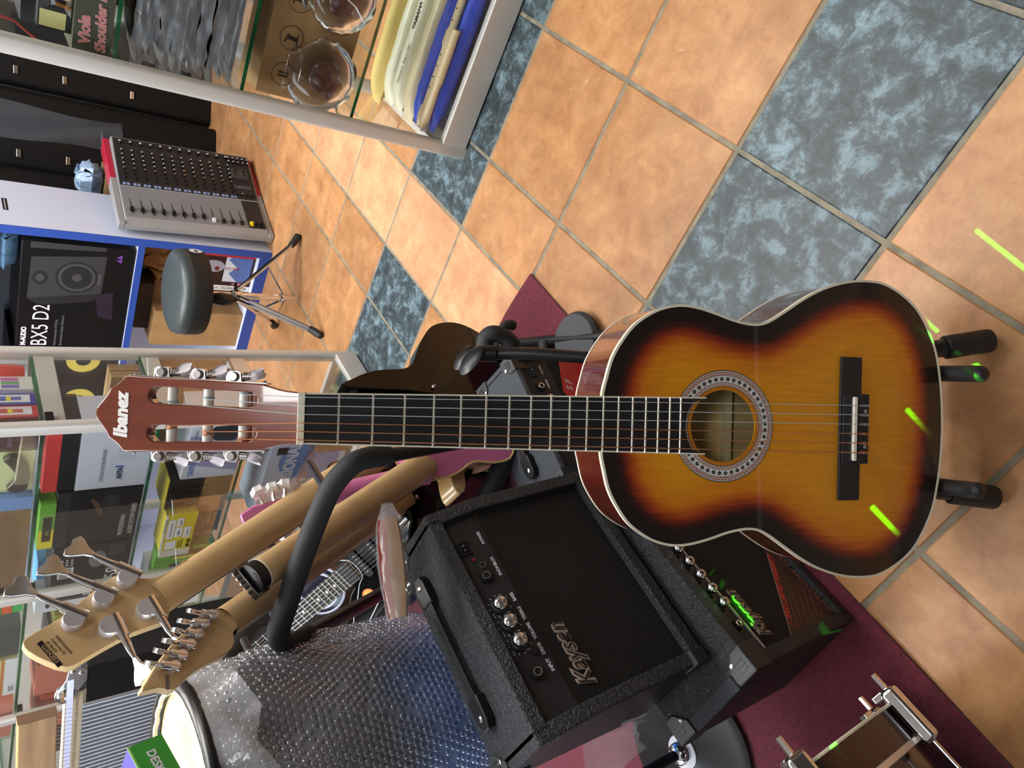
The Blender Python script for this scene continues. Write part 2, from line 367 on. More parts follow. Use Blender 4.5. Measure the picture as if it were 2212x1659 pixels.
# paint: sunburst driven by the distance from the rim
mt_top = bpy.data.materials.new('sunburst_lacquer'); mt_top.use_nodes = True
nt = mt_top.node_tree; pb = nt.nodes['Principled BSDF']; at = nt.nodes.new('ShaderNodeAttribute'); at.attribute_name = 'rim'
rp = nt.nodes.new('ShaderNodeValToRGB'); el = rp.color_ramp.elements
el[0].position = .0; el[0].color = lin(24, 13, 12); el[1].position = .98; el[1].color = lin(222, 150, 14)
for ps, c_ in ((.21, (26, 13, 11)), (.29, (60, 16, 10)), (.375, (128, 38, 10)), (.48, (178, 84, 10)), (.60, (208, 126, 10))): q = el.new(ps); q.color = lin(c_)
tc = nt.nodes.new('ShaderNodeTexCoord'); mp = nt.nodes.new('ShaderNodeMapping'); mp.inputs['Scale'].default_value = (60, 5, 1); mp.inputs['Rotation'].default_value = (0, 0, .12)
nz = nt.nodes.new('ShaderNodeTexNoise'); nz.inputs['Scale'].default_value = 4; nz.inputs['Detail'].default_value = 5; nz.inputs['Distortion'].default_value = .4
nt.links.new(tc.outputs['Object'], mp.inputs[0]); nt.links.new(mp.outputs[0], nz.inputs['Vector'])
ma = nt.nodes.new('ShaderNodeMath'); ma.operation = 'MULTIPLY_ADD'; ma.inputs[1].default_value = .10; nt.links.new(nz.outputs['Fac'], ma.inputs[0])
sb = nt.nodes.new('ShaderNodeMath'); sb.operation = 'SUBTRACT'; sb.inputs[1].default_value = .05; nt.links.new(at.outputs['Fac'], sb.inputs[0]); nt.links.new(sb.outputs[0], ma.inputs[2])
nt.links.new(ma.outputs[0], rp.inputs[0])
hsv = nt.nodes.new('ShaderNodeHueSaturation'); mr = nt.nodes.new('ShaderNodeMapRange'); mr.inputs['From Min'].default_value = .3; mr.inputs['From Max'].default_value = .7; mr.inputs['To Min'].default_value = .9; mr.inputs['To Max'].default_value = 1.07
nt.links.new(nz.outputs['Fac'], mr.inputs[0]); nt.links.new(mr.outputs[0], hsv.inputs['Value']); nt.links.new(rp.outputs[0], hsv.inputs['Color']); nt.links.new(hsv.outputs[0], pb.inputs['Base Color'])
pb.inputs['Roughness'].default_value = .35; pb.inputs['Coat Weight'].default_value = .6; pb.inputs['Coat Roughness'].default_value = .04; pb.inputs['Specular IOR Level'].default_value = .3
m_side = mat('mahogany_side_lacquer', (70, 20, 12), .25, coat=1, noise=(5, (92, 30, 16), .35, .7, (1, 12, 1)))
m_bind = mat('ivory_binding', (232, 228, 208), .35)
m_ebony = mat('black_fretboard', (20, 21, 26), .45, noise=(9, (44, 45, 52), .5, .85, (14, 1, 1)))
m_inner = mat('bare_inner_wood', (222, 200, 140), .7, noise=(6, (204, 180, 122), .35, .7, (8, 1, 1)))
# top with sound hole
HC = (0, -.4795); HR = .0427; NR = 26
P = []
for i, (x, y) in enumerate(outl):
    a = math.atan2(y-HC[1], x-HC[0]); hx, hy = HC[0]+HR*math.cos(a), HC[1]+HR*math.sin(a)
    P.append([(x+(hx-x)*(k/NR), y+(hy-y)*(k/NR), ZT) for k in range(NR+1)])
tp = MB(); tp.grid(P, closed_u=True)
tp.grid([[(*r_[-1][:2], ZT), (*r_[-1][:2], ZT-.003)] for r_ in P], closed_u=True)
top = tp.build('soundboard', mt_top, gt)
at_ = top.data.attributes.new('rim', 'FLOAT', 'POINT'); at_.data.foreach_set('value', [min(1, dist_out(np.array(v_.co[:2]))/.08) for v_ in top.data.vertices])
# ribs, back
def bd(y): return ZT-.088-.010*min(1, max(0, (-.325-y)/.47))
sd = MB(); sd.grid([[(x, y, bd(y)), (x, y, ZT)] for x, y in outl], closed_u=True); sd.build('side_rib', m_side, gt, smooth=40)
bk = MB(); tr = tessellate_polygon([[V((x, y, 0)) for x, y in outl]]); bk.add([(x, y, bd(y)) for x, y in outl], [t_[::-1] for t_ in tr]); bk.add([(x*.985, y, bd(y)+.003) for x, y in outl], tr); bk.build('back', [m_side], gt)
bi_ = MB(); tr = tessellate_polygon([[V((x*.97, (y+.55)*.97-.55, 0)) for x, y in outl]]); bi_.add([(x*.97, (y+.55)*.97-.55, bd(y)+.005) for x, y in outl], tr)
bi_.build('inside_back', m_inner, gt)
lin_ = MB(); lin_.grid([[(x*.99, (y+.55)*.99-.55, ZT-.003), (x*.99, (y+.55)*.99-.55, bd(y)+.004)] for x, y in outl], closed_u=True); lin_.build('inside_lining', m_inner, gt)
MB().b2((-.112, -.536, bd(-.53)+.004), (.112, -.526, bd(-.53)+.018)).build('back_brace', mat('brace_wood', (236, 222, 172), .7), gt)
# bindings
for nm, z0, z1 in (('top_binding', ZT-.0055, ZT+.0004), ('back_binding', None, None)):
    b_ = MB(); o1 = inset(-.0006); o2 = inset(.0022)
    for i in range(ON):
        pass
    zz = (lambda y: (ZT-.0055, ZT+.0005)) if nm == 'top_binding' else (lambda y: (bd(y)-.0005, bd(y)+.003))
    b_.grid([[(*o2[i], zz(o2[i][1])[0]), (*o1[i], zz(o1[i][1])[0]), (*o1[i], zz(o1[i][1])[1]), (*o2[i], zz(o2[i][1])[1]), (*o2[i], zz(o2[i][1])[0])] for i in range(ON)], closed_u=True)
    b_.build(nm, m_bind, gt, smooth=30)
# rosette : rings of inlay
ros = MB(); nS = 96
def ring(mb, r0, r1, z, m, n=nS):
    mb.grid([[(HC[0]+r*math.cos(2*math.pi*i/n), HC[1]+r*math.sin(2*math.pi*i/n), z) for r in (r1, r0)] for i in range(n)], m, closed_u=True)
zr = ZT+.0003
ring(ros, .0428, .0470, zr, 4)
for r0, r1, m in ((.0470, .0478, 0), (.0478, .0484, 1), (.0484, .0515, 2), (.0515, .0519, 1), (.0519, .0523, 0), (.0523, .0592, 1), (.0592, .0596, 0), (.0596, .0600, 1), (.0600, .0640, 2), (.0640, .0646, 1), (.0646, .0650, 0), (.0650, .0654, 1), (.0654, .0663, 0)): ring(ros, r0, r1, zr, m)
for rr_, nn in ((.0499, 72), (.062, 90)):      # chevrons in the red bands
    for i in range(nn):
        a0, a1, a2 = 2*math.pi*i/nn, 2*math.pi*(i+.5)/nn, 2*math.pi*(i+1)/nn; w_ = .0005
        for (p0, p1, q0, q1) in ((a0, a1, rr_-.001, rr_+.001), (a1, a2, rr_+.001, rr_-.001)):
            c = lambda a, r: (HC[0]+r*math.cos(a), HC[1]+r*math.sin(a), zr+.0001)
            ros.quad(c(p0, q0+w_), c(p0, q0-w_), c(p1, q1-w_), c(p1, q1+w_), 1)
for i in range(44):                             # dark flowers in the white band
    a = 2*math.pi*(i+.5)/44
    for k in range(5):
        t_ = R(k*72-90); rr_ = .0558+.0014*math.cos(t_)*0+.0; cx = HC[0]+(.0557+.0015*math.sin(t_))*math.cos(a)-.0016*math.cos(t_)*math.sin(a); cy = HC[1]+(.0557+.0015*math.sin(t_))*math.sin(a)+.0016*math.cos(t_)*math.cos(a)
        ros.flat(ellipse(cx, cy, .0012, .0012, 6), zr+.0001, 3)
    ros.flat(ellipse(HC[0]+.0572*math.cos(a+R(4)), HC[1]+.0572*math.sin(a+R(4))*1, .0006, .0006, 5), zr+.00012, 2)
ros.build('rosette', [mat('rosette_black', (20, 18, 22), .4), mat('rosette_white', (222, 226, 224), .4), mat('rosette_red', (146, 84, 66), .4), mat('rosette_flower', (30, 22, 26), .4), mat('hole_rim_lacquer', (196, 122, 16), .3, coat=.5)], gt)
# bridge
br = thing_part = MB()
br.prism([(-.0886, -.667), (-.043, -.667), (-.043, -.676), (.043, -.676), (.043, -.667), (.0886, -.667), (.0886, -.638), (-.0886, -.638)], ZT, ZT+.0045)
br.b2((-.043, -.676, ZT+.0045), (.043, -.662, ZT+.008)); br.b2((-.043, -.6525, ZT+.0045), (.043, -.640, ZT+.0065))
brg = br.build('bridge', mat('black_bridge_wood', (26, 27, 31), .6, noise=(20, (40, 41, 46), .4, .7, (1, 20, 1))), gt, bevel=.0008)
MB().prism(rrect(-.0395, -.6575, .0395, -.6535, .0018), ZT+.004, ZT+.010).build('saddle', mat('saddle_white', (240, 238, 226), .35), gt)
for x in (-.022, .022): MB().lathe([(.0024, 0), (.0024, .0006), (.0015, .001)], 12, TR(x, -.6705, ZT+.008)).build('bridge_dot', mat('dot_grey', (150, 150, 152), .4), brg)
# fretboard, frets, nut
fw = lambda s: .026+.0075*s/.452
ins = .0016
poly = [(-fw(0)+ins, -.003), (-fw(.452)+ins, -.452)]
arc = [(math.sin(q)*.046, -.4795+math.cos(q)*.046) for q in np.linspace(-.79, .79, 13)]
poly = [(-fw(0)+ins, -.002), (-fw(.45)+ins, -.4535)]+[(x, y+.006) for x, y in arc if abs(x) < .0315]+[(fw(.45)-ins, -.4535), (fw(0)-ins, -.002)]
MB().prism(poly, ZT, -.0012).build('fretboard', m_ebony, gt)
for sg in (-1, 1): MB().prism([(sg*fw(0), -.002), (sg*(fw(0)-ins), -.002), (sg*(fw(.45)-ins), -.4535), (sg*fw(.45), -.4535)][::sg], ZT, -.001).build('fretboard_binding', m_bind, gt)
for k in range(1, 19):
    s = .65*(1-2**(-k/12))+.0005; MB().tube([(-fw(s)+.0008, -s, -.0008), (fw(s)-.0008, -s, -.0008)], .00125, 6).build('fret', mat('fret_metal', (222, 216, 204), .25, metal=.6) if k == 1 else bpy.data.materials['fret_metal'], gt)
MB().b2((-.0262, -.0035, -.006), (.0262, .0035, .0022)).build('nut', mat('bone_nut', (236, 230, 208), .4), gt, bevel=.0006)
# neck shaft
nk = MB(); m_neck = mat('mahogany_neck', (104, 42, 22), .25, coat=.9, noise=(6, (78, 28, 14), .35, .7, (12, 1, 1)))
rowsN = []
for s in np.linspace(.002, .335, 14):
    th = .017+.006*s/.33+(.060*max(0, (s-.27)/.065)**2)
    rowsN.append([(fw(s)*math.cos(q), -s, ZT-th*(max(0, math.sin(q))**.8)) for q in np.linspace(0, math.pi, 13)])
nk.grid(rowsN); nk.build('neck', m_neck, gt, smooth=50)
# headstock
th = R(14)
HM = frame((0, 0, -.0035), (1, 0, 0), (0, math.cos(th), -math.sin(th)))
m_head = mat('headstock_veneer', (124, 56, 36), .18, coat=1, noise=(5, (100, 42, 26), .35, .7, (14, 1, 1)))
ho = [(26.2, -1), (26.6, 7), (27.3, 15), (28.6, 23), (31.2, 32), (33.2, 40), (33.8, 46), (38.2, 178), (30.6, 185), (26.2, 190.8), (25.2, 193.2), (18.8, 196), (12.6, 200.5), (7.6, 204.6), (3.4, 207), (0, 207.4)]
ho = [(x/1000, y/1000) for x, y in ho]; ho = ho+[(-x, y) for x, y in ho[-2::-1]]
def slot(sx):
    L = [(9.0, 52), (10.5, 47.5), (14, 45), (17, 44.6), (21, 46), (24, 49), (25.2, 54), (28.2, 146), (26.5, 151), (23, 154), (19.5, 155), (15, 154), (12, 151), (10.6, 146)]
    return [(sx*x/1000, y/1000) for x, y in L]
hd = plate('headstock', ho, [slot(1), slot(-1)], -.017, 0, m_head, gt, bevel=.0012); hd.matrix_local = HM
for sg in (-1, 1):                                     # sloped ramps at the nut end of the slots
    MB().hexa([(sg*.0092, .044, -.017), (sg*.0250, .044, -.017), (sg*.0258, .058, -.017), (sg*.0096, .058, -.017), (sg*.0092, .044, -.002), (sg*.0250, .044, -.002), (sg*.0256, .055, -.0165), (sg*.0096, .055, -.0165)][::1]).build('slot_ramp', mat('bare_mahogany', (140, 62, 24), .5) if sg < 0 else bpy.data.materials['bare_mahogany'], hd)
# logo lettering on the headstock
text('Ibanez', .0182, mat('logo_white', (238, 236, 234), .4), hd, HM.inverted() @ HM @ TR(-.0245, .1755, .0003), name='logo', shear=.18, width=.0475, bold=.0009)
# tuning machines
m_pearl = mat('pearl_button', (222, 214, 216), .25, coat=.6, noise=(60, (190, 186, 196), .4, .6))
m_roll = mat('white_roller', (226, 224, 218), .4)
ys = (.0608, .0974, .1342)
for sg in (-1, 1):
    tm = MB(); ang = math.atan2(4.4, 132)
    xe = lambda y: sg*(.0338+(y-.046)*.0333)
    P0, P1 = (xe(.036), .036), (xe(.176), .176)
    tm.hexa([(P0[0], P0[1], -.0155), (P0[0]+sg*.0013, P0[1], -.0155), (P1[0]+sg*.0013, P1[1], -.0155), (P1[0], P1[1], -.0155), (P0[0], P0[1], -.002), (P0[0]+sg*.0013, P0[1], -.002), (P1[0]+sg*.0013, P1[1], -.002), (P1[0], P1[1], -.002)])
    pl = tm.build('tuner_plate', m_nickel, hd, bevel=.0004)
    for y in (.040, .079, .116, .153, .172): MB().ball((xe(y)+sg*.0016, y, -.008), .0022, 8).build('plate_screw', m_nickel, pl)
    for y in ys:
        x0 = xe(y)
        yy = y+.010
        MB().prism([(x0+sg*a, yy+b) for a, b in ((0, -.0085), (.0098, -.0075), (.0125, -.004), (.0125, .004), (.0098, .008), (0, .0085))][::sg], -.013, -.004).build('gear_cover', m_nickel, pl, bevel=.001)
        MB().lathe([(.0040, 0), (.0052, .0006), (.0052, .003), (.004, .0036)], 16, TR(x0+sg*.0062, yy, -.004)).build('gear_cap', m_nickel, pl)
        sh = MB()
        for k in range(4): sh.cyl((x0+sg*.0065, y+.0015-k*.0022, -.009), (x0+sg*.0065, y+.0000-k*.0022, -.009), .0046-.0003*k, 12)
        sh.cyl((x0+sg*.0065, y+.004, -.009), (x0+sg*.008, y-.012, -.009), .0026, 10); sh.build('worm_shaft', m_nickel, pl, smooth=40)
        dz = R(-10 if y > .09 else 4)
        bt = MB(); bt.prism([(-.0045, 0), (.0045, 0), (.0075, -.006), (.0078, -.012), (.005, -.0165), (-.005, -.0165), (-.0078, -.012), (-.0075, -.006)], -.0035, .0035)
        o = bt.build('tuning_button', m_pearl, pl, bevel=.0015); o.matrix_local = TR(x0+sg*.0070, y-.0055, -.009) @ RZ(sg*16) @ RYm(sg*(35 if y > .07 else 70)) @ Matrix.Scale(.82, 4)
        MB().cyl((sg*(.0095+.0), y, -.0085), (sg*.0345, y, -.0085), .0051, 18).build('string_roller', m_roll, hd, smooth=40)
# strings
m_cu = mat('copper_wound_string', (214, 150, 110), .3, metal=.7); m_ny = mat('nylon_string', (178, 190, 196), .25)
nx = [-.0215+.0086*i for i in range(6)]; bx_ = [-.0290+.0116*i for i in range(6)]
iH = HM
for i in range(6):
    bass = i < 3; r_ = (.00062, .00055, .00050, .0004, .00042, .00036)[i]; mm = m_cu if bass else m_ny
    y_r = (ys[0], ys[1], ys[2])[i] if bass else (ys[2], ys[1], ys[0])[i-3]
    xr = (-.0230, -.0165, -.0113)[i] if bass else (.0113, .0165, .0225)[i-3]
    e = iH @ V((xr, y_r, -.0085+.0055))
    st = MB(); st.tube([(bx_[i], -.6625, ZT+.0087), (bx_[i], -.6555, ZT+.0106), (nx[i], 0, .0030), tuple(e)], r_, 6)
    so = st.build('string', mm, gt)
    kn = MB(); pts = [(bx_[i]+.0016*math.sin(k*1.3), -.6630-.0012*k, ZT+.0085+.0008*math.cos(k*1.3)) for k in range(11)]+[(bx_[i], -.6765, ZT+.006)]
    kn.tube(pts, r_*.9, 5); pts = [(bx_[i]-.0016*math.sin(k*1.3), -.6630-.0012*k, ZT+.0085-.0004*math.cos(k*1.3)) for k in range(11)]; kn.tube(pts, r_*.9, 5); kn.build('tie_knot', mm, so)
    sx = -1 if bass else 1; wp = []
    x_a, x_b = (xr-.002*sx, xr+.004*sx) if bass else (xr, xr+.003)
    for k in range(40):
        q = k/39*2*math.pi*4.5; wp.append(iH @ V((x_a+(x_b-x_a)*k/39+.0007*math.sin(k*2.1), y_r+.0056*math.sin(q), -.0085+.0056*math.cos(q))))
    MB().tube(wp, r_*.9, 5).build('string_winding', mm, so)
# ------------------------------------------------------------------ A-frame stand below it
gs = thing('guitar_stand', 'black tubular A-frame stand holding the sunburst guitar', 'stand', TR(-.06, .38, 0))
def wl(o): return o  # world-space builder: parts below are given in world coordinates
iS = gs.matrix_world.inverted()
def wpart(mb, name, m, root, **k):
    mb.v = [tuple(root.matrix_world.inverted() @ V(p)) for p in mb.v]; return mb.build(name, m, root, **k)
apex = GM @ V((0, -.50, -.150))
for sg, fx in ((1, (2132, 736)), (-1, (2143, 1074))):
    ft = WZ(*fx, .017); kn_ = GM @ V((sg*.062, -.60, -.128))
    d = (kn_-ft).normalized()
    wpart(MB().tube([ft+d*.02, kn_, apex+V((sg*.015, 0, 0))], .0125, 14), 'front_leg', m_blackmetal, gs, smooth=40)
    wpart(MB().tube([ft-d*.004, ft, ft+d*.058, ft+d*.060], [.0155, .0165, .0165, .0145], 18), 'rubber_foot', m_blackrub, gs, smooth=35)
    base = GM @ V((sg*.075, -.775, -.132)); b0 = GM @ V((sg*.0745, -.802, -.118)); b1 = GM @ V((sg*.074, -.8075, -.02)); b2 = GM @ V((sg*.073, -.811, .022)); b3 = GM @ V((sg*.072, -.806, .040)); 
    arm = cr_spline([base, b0, b0.lerp(b1, .5), b1, b2, b3], 5)
    wpart(MB().tube(arm+[b3+GZ*.004], [.0105]*(len(arm)-1)+[.0105, .006], 16), 'cradle_arm', m_blackrub, gs, smooth=50)
    wpart(MB().tube([ft.lerp(kn_, .55), base], .009, 10), 'arm_bracket', m_blackmetal, gs, smooth=40)
bk_ft = GM @ V((0, -.58, -.16)); bk_ft = V((apex.x, apex.y+.20, .016))
wpart(MB().tube([apex, bk_ft], .0125, 12), 'rear_leg', m_blackmetal, gs, smooth=40)
wpart(MB().tube([apex+V((-.03, 0, 0)), apex+V((.03, 0, 0))], .02, 14), 'hinge', m_blackplastic, gs, smooth=40)
wpart(MB().tube([bk_ft-V((0, 0, .014)), bk_ft+(apex-bk_ft).normalized()*.05], .0165, 14), 'rubber_foot', m_blackrub, gs, smooth=40)
# ------------------------------------------------------------------ practice amplifiers
def tolex(name, c, sc=240, st=1.0):
    m = mat(name, c, .42, spec=.4); nt = m.node_tree; p = nt.nodes['Principled BSDF']
    tc = nt.nodes.new('ShaderNodeTexCoord'); v = nt.nodes.new('ShaderNodeTexNoise'); v.inputs['Scale'].default_value = sc; v.inputs['Detail'].default_value = 2; v.inputs['Distortion'].default_value = 1.2
    b = nt.nodes.new('ShaderNodeBump'); b.inputs['Strength'].default_value = st; b.inputs['Distance'].default_value = .0042
    nt.links.new(tc.outputs['Object'], v.inputs['Vector']); nt.links.new(v.outputs['Fac'], b.inputs['Height']); nt.links.new(b.outputs[0], p.inputs['Normal']); return m
m_tolex = tolex('black_vinyl_covering', (44, 46, 50)); m_tolexg = tolex('grey_vinyl_covering', (66, 71, 78), 420, .6)
m_grille = bpy.data.materials.new('grille_cloth'); m_grille.use_nodes = True
nt = m_grille.node_tree; p_ = nt.nodes['Principled BSDF']; p_.inputs['Base Color'].default_value = lin(13, 14, 16); p_.inputs['Roughness'].default_value = .75
tc = nt.nodes.new('ShaderNodeTexCoord'); wv = nt.nodes.new('ShaderNodeTexWave'); wv.bands_direction = 'X'; wv.inputs['Scale'].default_value = 110; nt.links.new(tc.outputs['Object'], wv.inputs['Vector'])
b_ = nt.nodes.new('ShaderNodeBump'); b_.inputs['Strength'].default_value = .8; b_.inputs['Distance'].default_value = .001; nt.links.new(wv.outputs['Fac'], b_.inputs['Height']); nt.links.new(b_.outputs[0], p_.inputs['Normal'])
m_panel = mat('control_panel_black', (27, 26, 28), .5); m_handle = mat('handle_black', (22, 23, 26), .4); m_corner = mat('corner_plastic', (44, 47, 52), .45)
m_logo = mat('logo_beige', (176, 160, 146), .4, metal=.3); m_logod = mat('logo_dark', (38, 34, 33), .5); m_panw = mat('panel_print_white', (205, 205, 210), .6); m_red = mat('led_red', (190, 40, 40), .3)
def cabinet(root, W, prof, t, rec, m, tt=None):
    """open-front cabinet from a side profile (y, z): front bottom ... front top, back top, back bottom"""
    YZ = lambda mb, poly, x0, x1: mb.add([(x0, p[0], p[1]) for p in poly]+[(x1, p[0], p[1]) for p in poly],
        [tuple(range(len(poly))), tuple(range(2*len(poly)-1, len(poly)-1, -1))]+[(i, len(poly)+i, len(poly)+(i+1) % len(poly), (i+1) % len(poly)) for i in range(len(poly))])
    mb = MB(); n = len(prof)
    YZ(mb, prof, 0, t); YZ(mb, prof, W-t, W)
    ft, bt = prof[n-3], prof[n-2]; fb, bb = prof[0], prof[n-1]; tt = tt or t
    fd = (V((*prof[n-4], 0))-V((*ft, 0))).normalized()*tt; fdb = (V((*prof[1], 0))-V((*fb, 0))).normalized()*t
    YZ(mb, [ft, bt, (bt[0], bt[1]-tt), (ft[0]+fd.x, ft[1]+fd.y)][::-1], t*.5, W-t*.5)
    YZ(mb, [fb, (fb[0]+fdb.x, fb[1]+fdb.y), (bb[0], bb[1]+t), bb][::-1], t*.5, W-t*.5)
    YZ(mb, [(bb[0]-.006, bb[1]+.004), (bt[0]-.006, bt[1]-.004), bt, bb][::-1], t*.5, W-t*.5)
    return mb.build('cabinet', m, root, bevel=.004, seg=3)
def sec(p, q, off=0):
    """local frame on a front section from profile point p up to q, pushed back by off"""
    d = V((0, q[0]-p[0], q[1]-p[1])).normalized(); nrm = V((1, 0, 0)).cross(d)   # outward (towards -y)
    return frame(V((0, *p))-nrm*off, (1, 0, 0), d), V((0, q[0]-p[0], q[1]-p[1])).length
def knob(root, F, x, y, r=.0105, ticks=True, h=.017):
    k = MB(); k.lathe([(r*1.1, 0), (r*1.1, .004), (r*.85, .005), (r*.85, .0055)], 20); o = k.build('knob', m_blackplastic, root, smooth=40); o.matrix_local = F @ TR(x, y, 0)
    d = MB(); d.lathe([(r*.86, .005), (r*.95, h*.55), (r*.86, h*.8), (r*.55, h*.97), (.001, h*1.03)], 20); d.build('chrome_cap', m_chrome, o, smooth=60)
    if ticks:
        tk = MB()
        for i in range(11):
            a = R(-60+30*i); c_, s_ = math.cos(a), math.sin(a); tk.quad((r*1.25*c_-.0004*s_, r*1.25*s_+.0004*c_, .0003), (r*1.25*c_+.0004*s_, r*1.25*s_-.0004*c_, .0003), (r*1.5*c_+.0004*s_, r*1.5*s_-.0004*c_, .0003), (r*1.5*c_-.0004*s_, r*1.5*s_+.0004*c_, .0003))
        tk.build('scale_marks', m_panw, o)
def jack(root, F, x, y, r=.0075):
    o = MB().prism(ellipse(0, 0, r*1.35, r*1.35, 6), 0, .004).build('jack', m_blackplastic, root); o.matrix_local = F @ TR(x, y, 0)
    MB().lathe([(r, .004), (r, .006)], 18).build('jack_rim', m_blackplastic, o); MB().torus((0, 0, .0062), r*.68, r*.22, 20, 6).build('jack_ring', m_nickel, o, smooth=60)
    MB().lathe([(r*.5, .0061), (r*.5, .0063)], 14).build('jack_hole', mat('hole_black', (3, 3, 3), .9) if 'hole_black' not in bpy.data.materials else bpy.data.materials['hole_black'], o)
def switch(root, F, x, y):
    o = MB().b2((-.011, -.0085, 0), (.011, .0085, .003)).build('power_switch', m_blackplastic, root, bevel=.0008); o.matrix_local = F @ TR(x, y, 0)
    MB().hexa([(-.008, -.006, .003), (.008, -.006, .003), (.008, .006, .003), (-.008, .006, .003), (-.008, -.006, .0035), (.008, -.006, .006), (.008, .006, .006), (-.008, .006, .0035)]).build('rocker', m_blackgloss, o)
    mk = MB(); mk.torus((.004, 0, .0053), .0018, .0003, 14, 4); mk.b2((-.0055, -.0003, .0043), (-.0025, .0003, .0046)); mk.build('switch_marks', m_panw, o)
def corner(root, pos, sx, sy, m=None, s=.03):
    """corner protector on a top corner: three small plates with ribs"""
    m = m or m_corner; x, y, z = pos
    mb = MB(); mb.prism([(x+sx*.002, y+sy*.002), (x-sx*s, y+sy*.002), (x-sx*s, y-sy*s*.45), (x-sx*s*.5, y-sy*s), (x+sx*.002, y-sy*s)][::int(sx*sy)], z-.001, z+.003)
    mb.b2((x-sx*s, y-sy*.001, z-s), (x+sx*.003, y+sy*.003, z+.003)); mb.b2((x-sx*.001, y-sy*s, z-s), (x+sx*.003, y+sy*.003, z+.003))
    o = mb.build('corner_protector', m, root, bevel=.002)
    r_ = MB()
    for k in range(3): r_.b2((x-sx*(.008+.0065*k), y-sy*.006, z+.003), (x-sx*(.0105+.0065*k), y-sy*s*.6, z+.0042))
    r_.build('rib', m_blackplastic, o); MB().lathe([(.004, 0), (.004, .0015), (.002, .0022)], 12, TR(x-sx*s*.62, y-sy*s*.72, z+.003)).build('screw', m_nickel, o)
    return o
def handle(root, x0, x1, y, z, w=.026):
    h = MB(); L_ = x1-x0
    h.prism([(x0+.035, y-w*.30), (x1-.035, y-w*.30), (x1-.035, y+w*.30), (x0+.035, y+w*.30)], z+.007, z+.011)
    for k in (-.12, .12): h.b2((x0+.035, y+k*w-.0012, z+.011), (x1-.035, y+k*w+.0012, z+.012))
    ho_ = h.build('handle', m_handle, root, bevel=.001)
    for a, b, s in ((x0, x0+.045, 1), (x1, x1-.045, -1)):
        e = MB(); e.prism([(a, y-w*.25), (a+s*.012, y-w*.5), (b, y-w*.5), (b, y+w*.5), (a+s*.012, y+w*.5), (a, y+w*.25)][::s], z, z+.013)
        e.build('handle_end', m_handle, ho_, bevel=.0025); MB().lathe([(.0045, 0), (.0045, .001), (.002, .002)], 14, TR(a+s*.016, y, z+.013)).build('handle_screw', m_nickel, ho_)
def script_logo(root, F, x, y, size, width):
    text('Kaysen', size, m_logo, root, F @ TR(x, y, .0015) @ RZ(0), 'logo', extrude=.0012, shear=.35, width=width, bold=.0018)
    text('Kaysen', size, m_logod, root, F @ TR(x+.0009, y, .0032), 'logo_face', extrude=.0003, shear=.35, width=width*.985, bold=-.0002)
# --- big amplifier on top of the other one
xa = V((.70497, .70924, 0)); ya = V((-.70924, .70497, 0))
a1 = thing('guitar_amplifier', 'large black guitar amplifier with three chrome knobs, stacked on another amplifier', 'amplifier', frame((-.389, .588, .312), xa, ya))
prof = [(0, 0), (.033, .210), (.062, .281), (.170, .281), (.180, 0)]
cabinet(a1, .345, prof, .021, .012, m_tolex)
Fg, Lg = sec(prof[0], prof[1], .011); Fp, Lp = sec(prof[1], prof[2], .011)
MB().b2((.018, .018, -.004), (.327, Lg+.006, 0)).build('grille', m_grille, a1).matrix_local = Fg
pn = MB().b2((.018, .003, -.004), (.327, Lp-.010, .0008)).build('control_panel', m_panel, a1); pn.matrix_local = Fp
MB().b2((.018, Lg+.004, 0), (.327, Lg+.0065, .002)).build('trim_strip', m_blackplastic, a1).matrix_local = Fg
I4 = Matrix()
Fq = TR(0, 0, .0008)
for x, s in ((.079, 0), (.246-.021, 0)): jack(pn, Fq, x, .034)
for x in (.122, .150, .178): knob(pn, Fq, x+.002, .036, .0112)
MB().cyl((.103, .024, 0), (.103, .024, .008), .004, 12).build('drive_button', m_blackplastic, pn, smooth=40)
MB().torus((.2375+.006, .030, .002), .0042, .0011, 18, 6).build('aux_jack', m_nickel, pn, smooth=60); MB().ball((.2555, .038, .0018), .0022, 10).build('power_light', m_red, pn)
switch(pn, Fq, .277, .044)
for s_, x in (('INPUT', .079), ('DRIVE', .103), ('VOLUME', .126), ('TREBLE', .155), ('BASS', .184), ('PHONE', .226), ('AUX', .244), ('POWER', .280)):
    text(s_, .0062, m_panw, pn, Fq @ TR(x-.007, .0115, .0003), extrude=.0001, bold=.0002)
text('GA-15', .012, m_panw, pn, Fq @ TR(.232, .061, .0003), extrude=.0001)
for x in (.124, .152, .18):
    for s_, dx, dy in (('2', -.014, -.006), ('5', -.006, -.013), ('4', -.013, .012), ('0', .013, -.008)): text(s_, .0045, m_panw, pn, Fq @ TR(x+dx, .036+dy, .0003), extrude=.0001)
script_logo(a1, Fg, .036, .178, .034, .093)
handle(a1, .056, .285, .131, .281)
corner(a1, (.345, .170, .281), 1, 1, s=.032); corner(a1, (0, .170, .281), -1, 1, s=.032)
fb_ = MB(); fb_.b2((-.003, -.003, 0), (.02, .03, .03)); fb_.build('corner_protector', m_corner, a1, bevel=.003)
for fx_, fy_ in ((.03, .03), (.315, .03), (.03, .15), (.315, .15)): MB().cyl((fx_, fy_, -.008), (fx_, fy_, .002), .011, 12).build('foot', m_blackrub, a1)
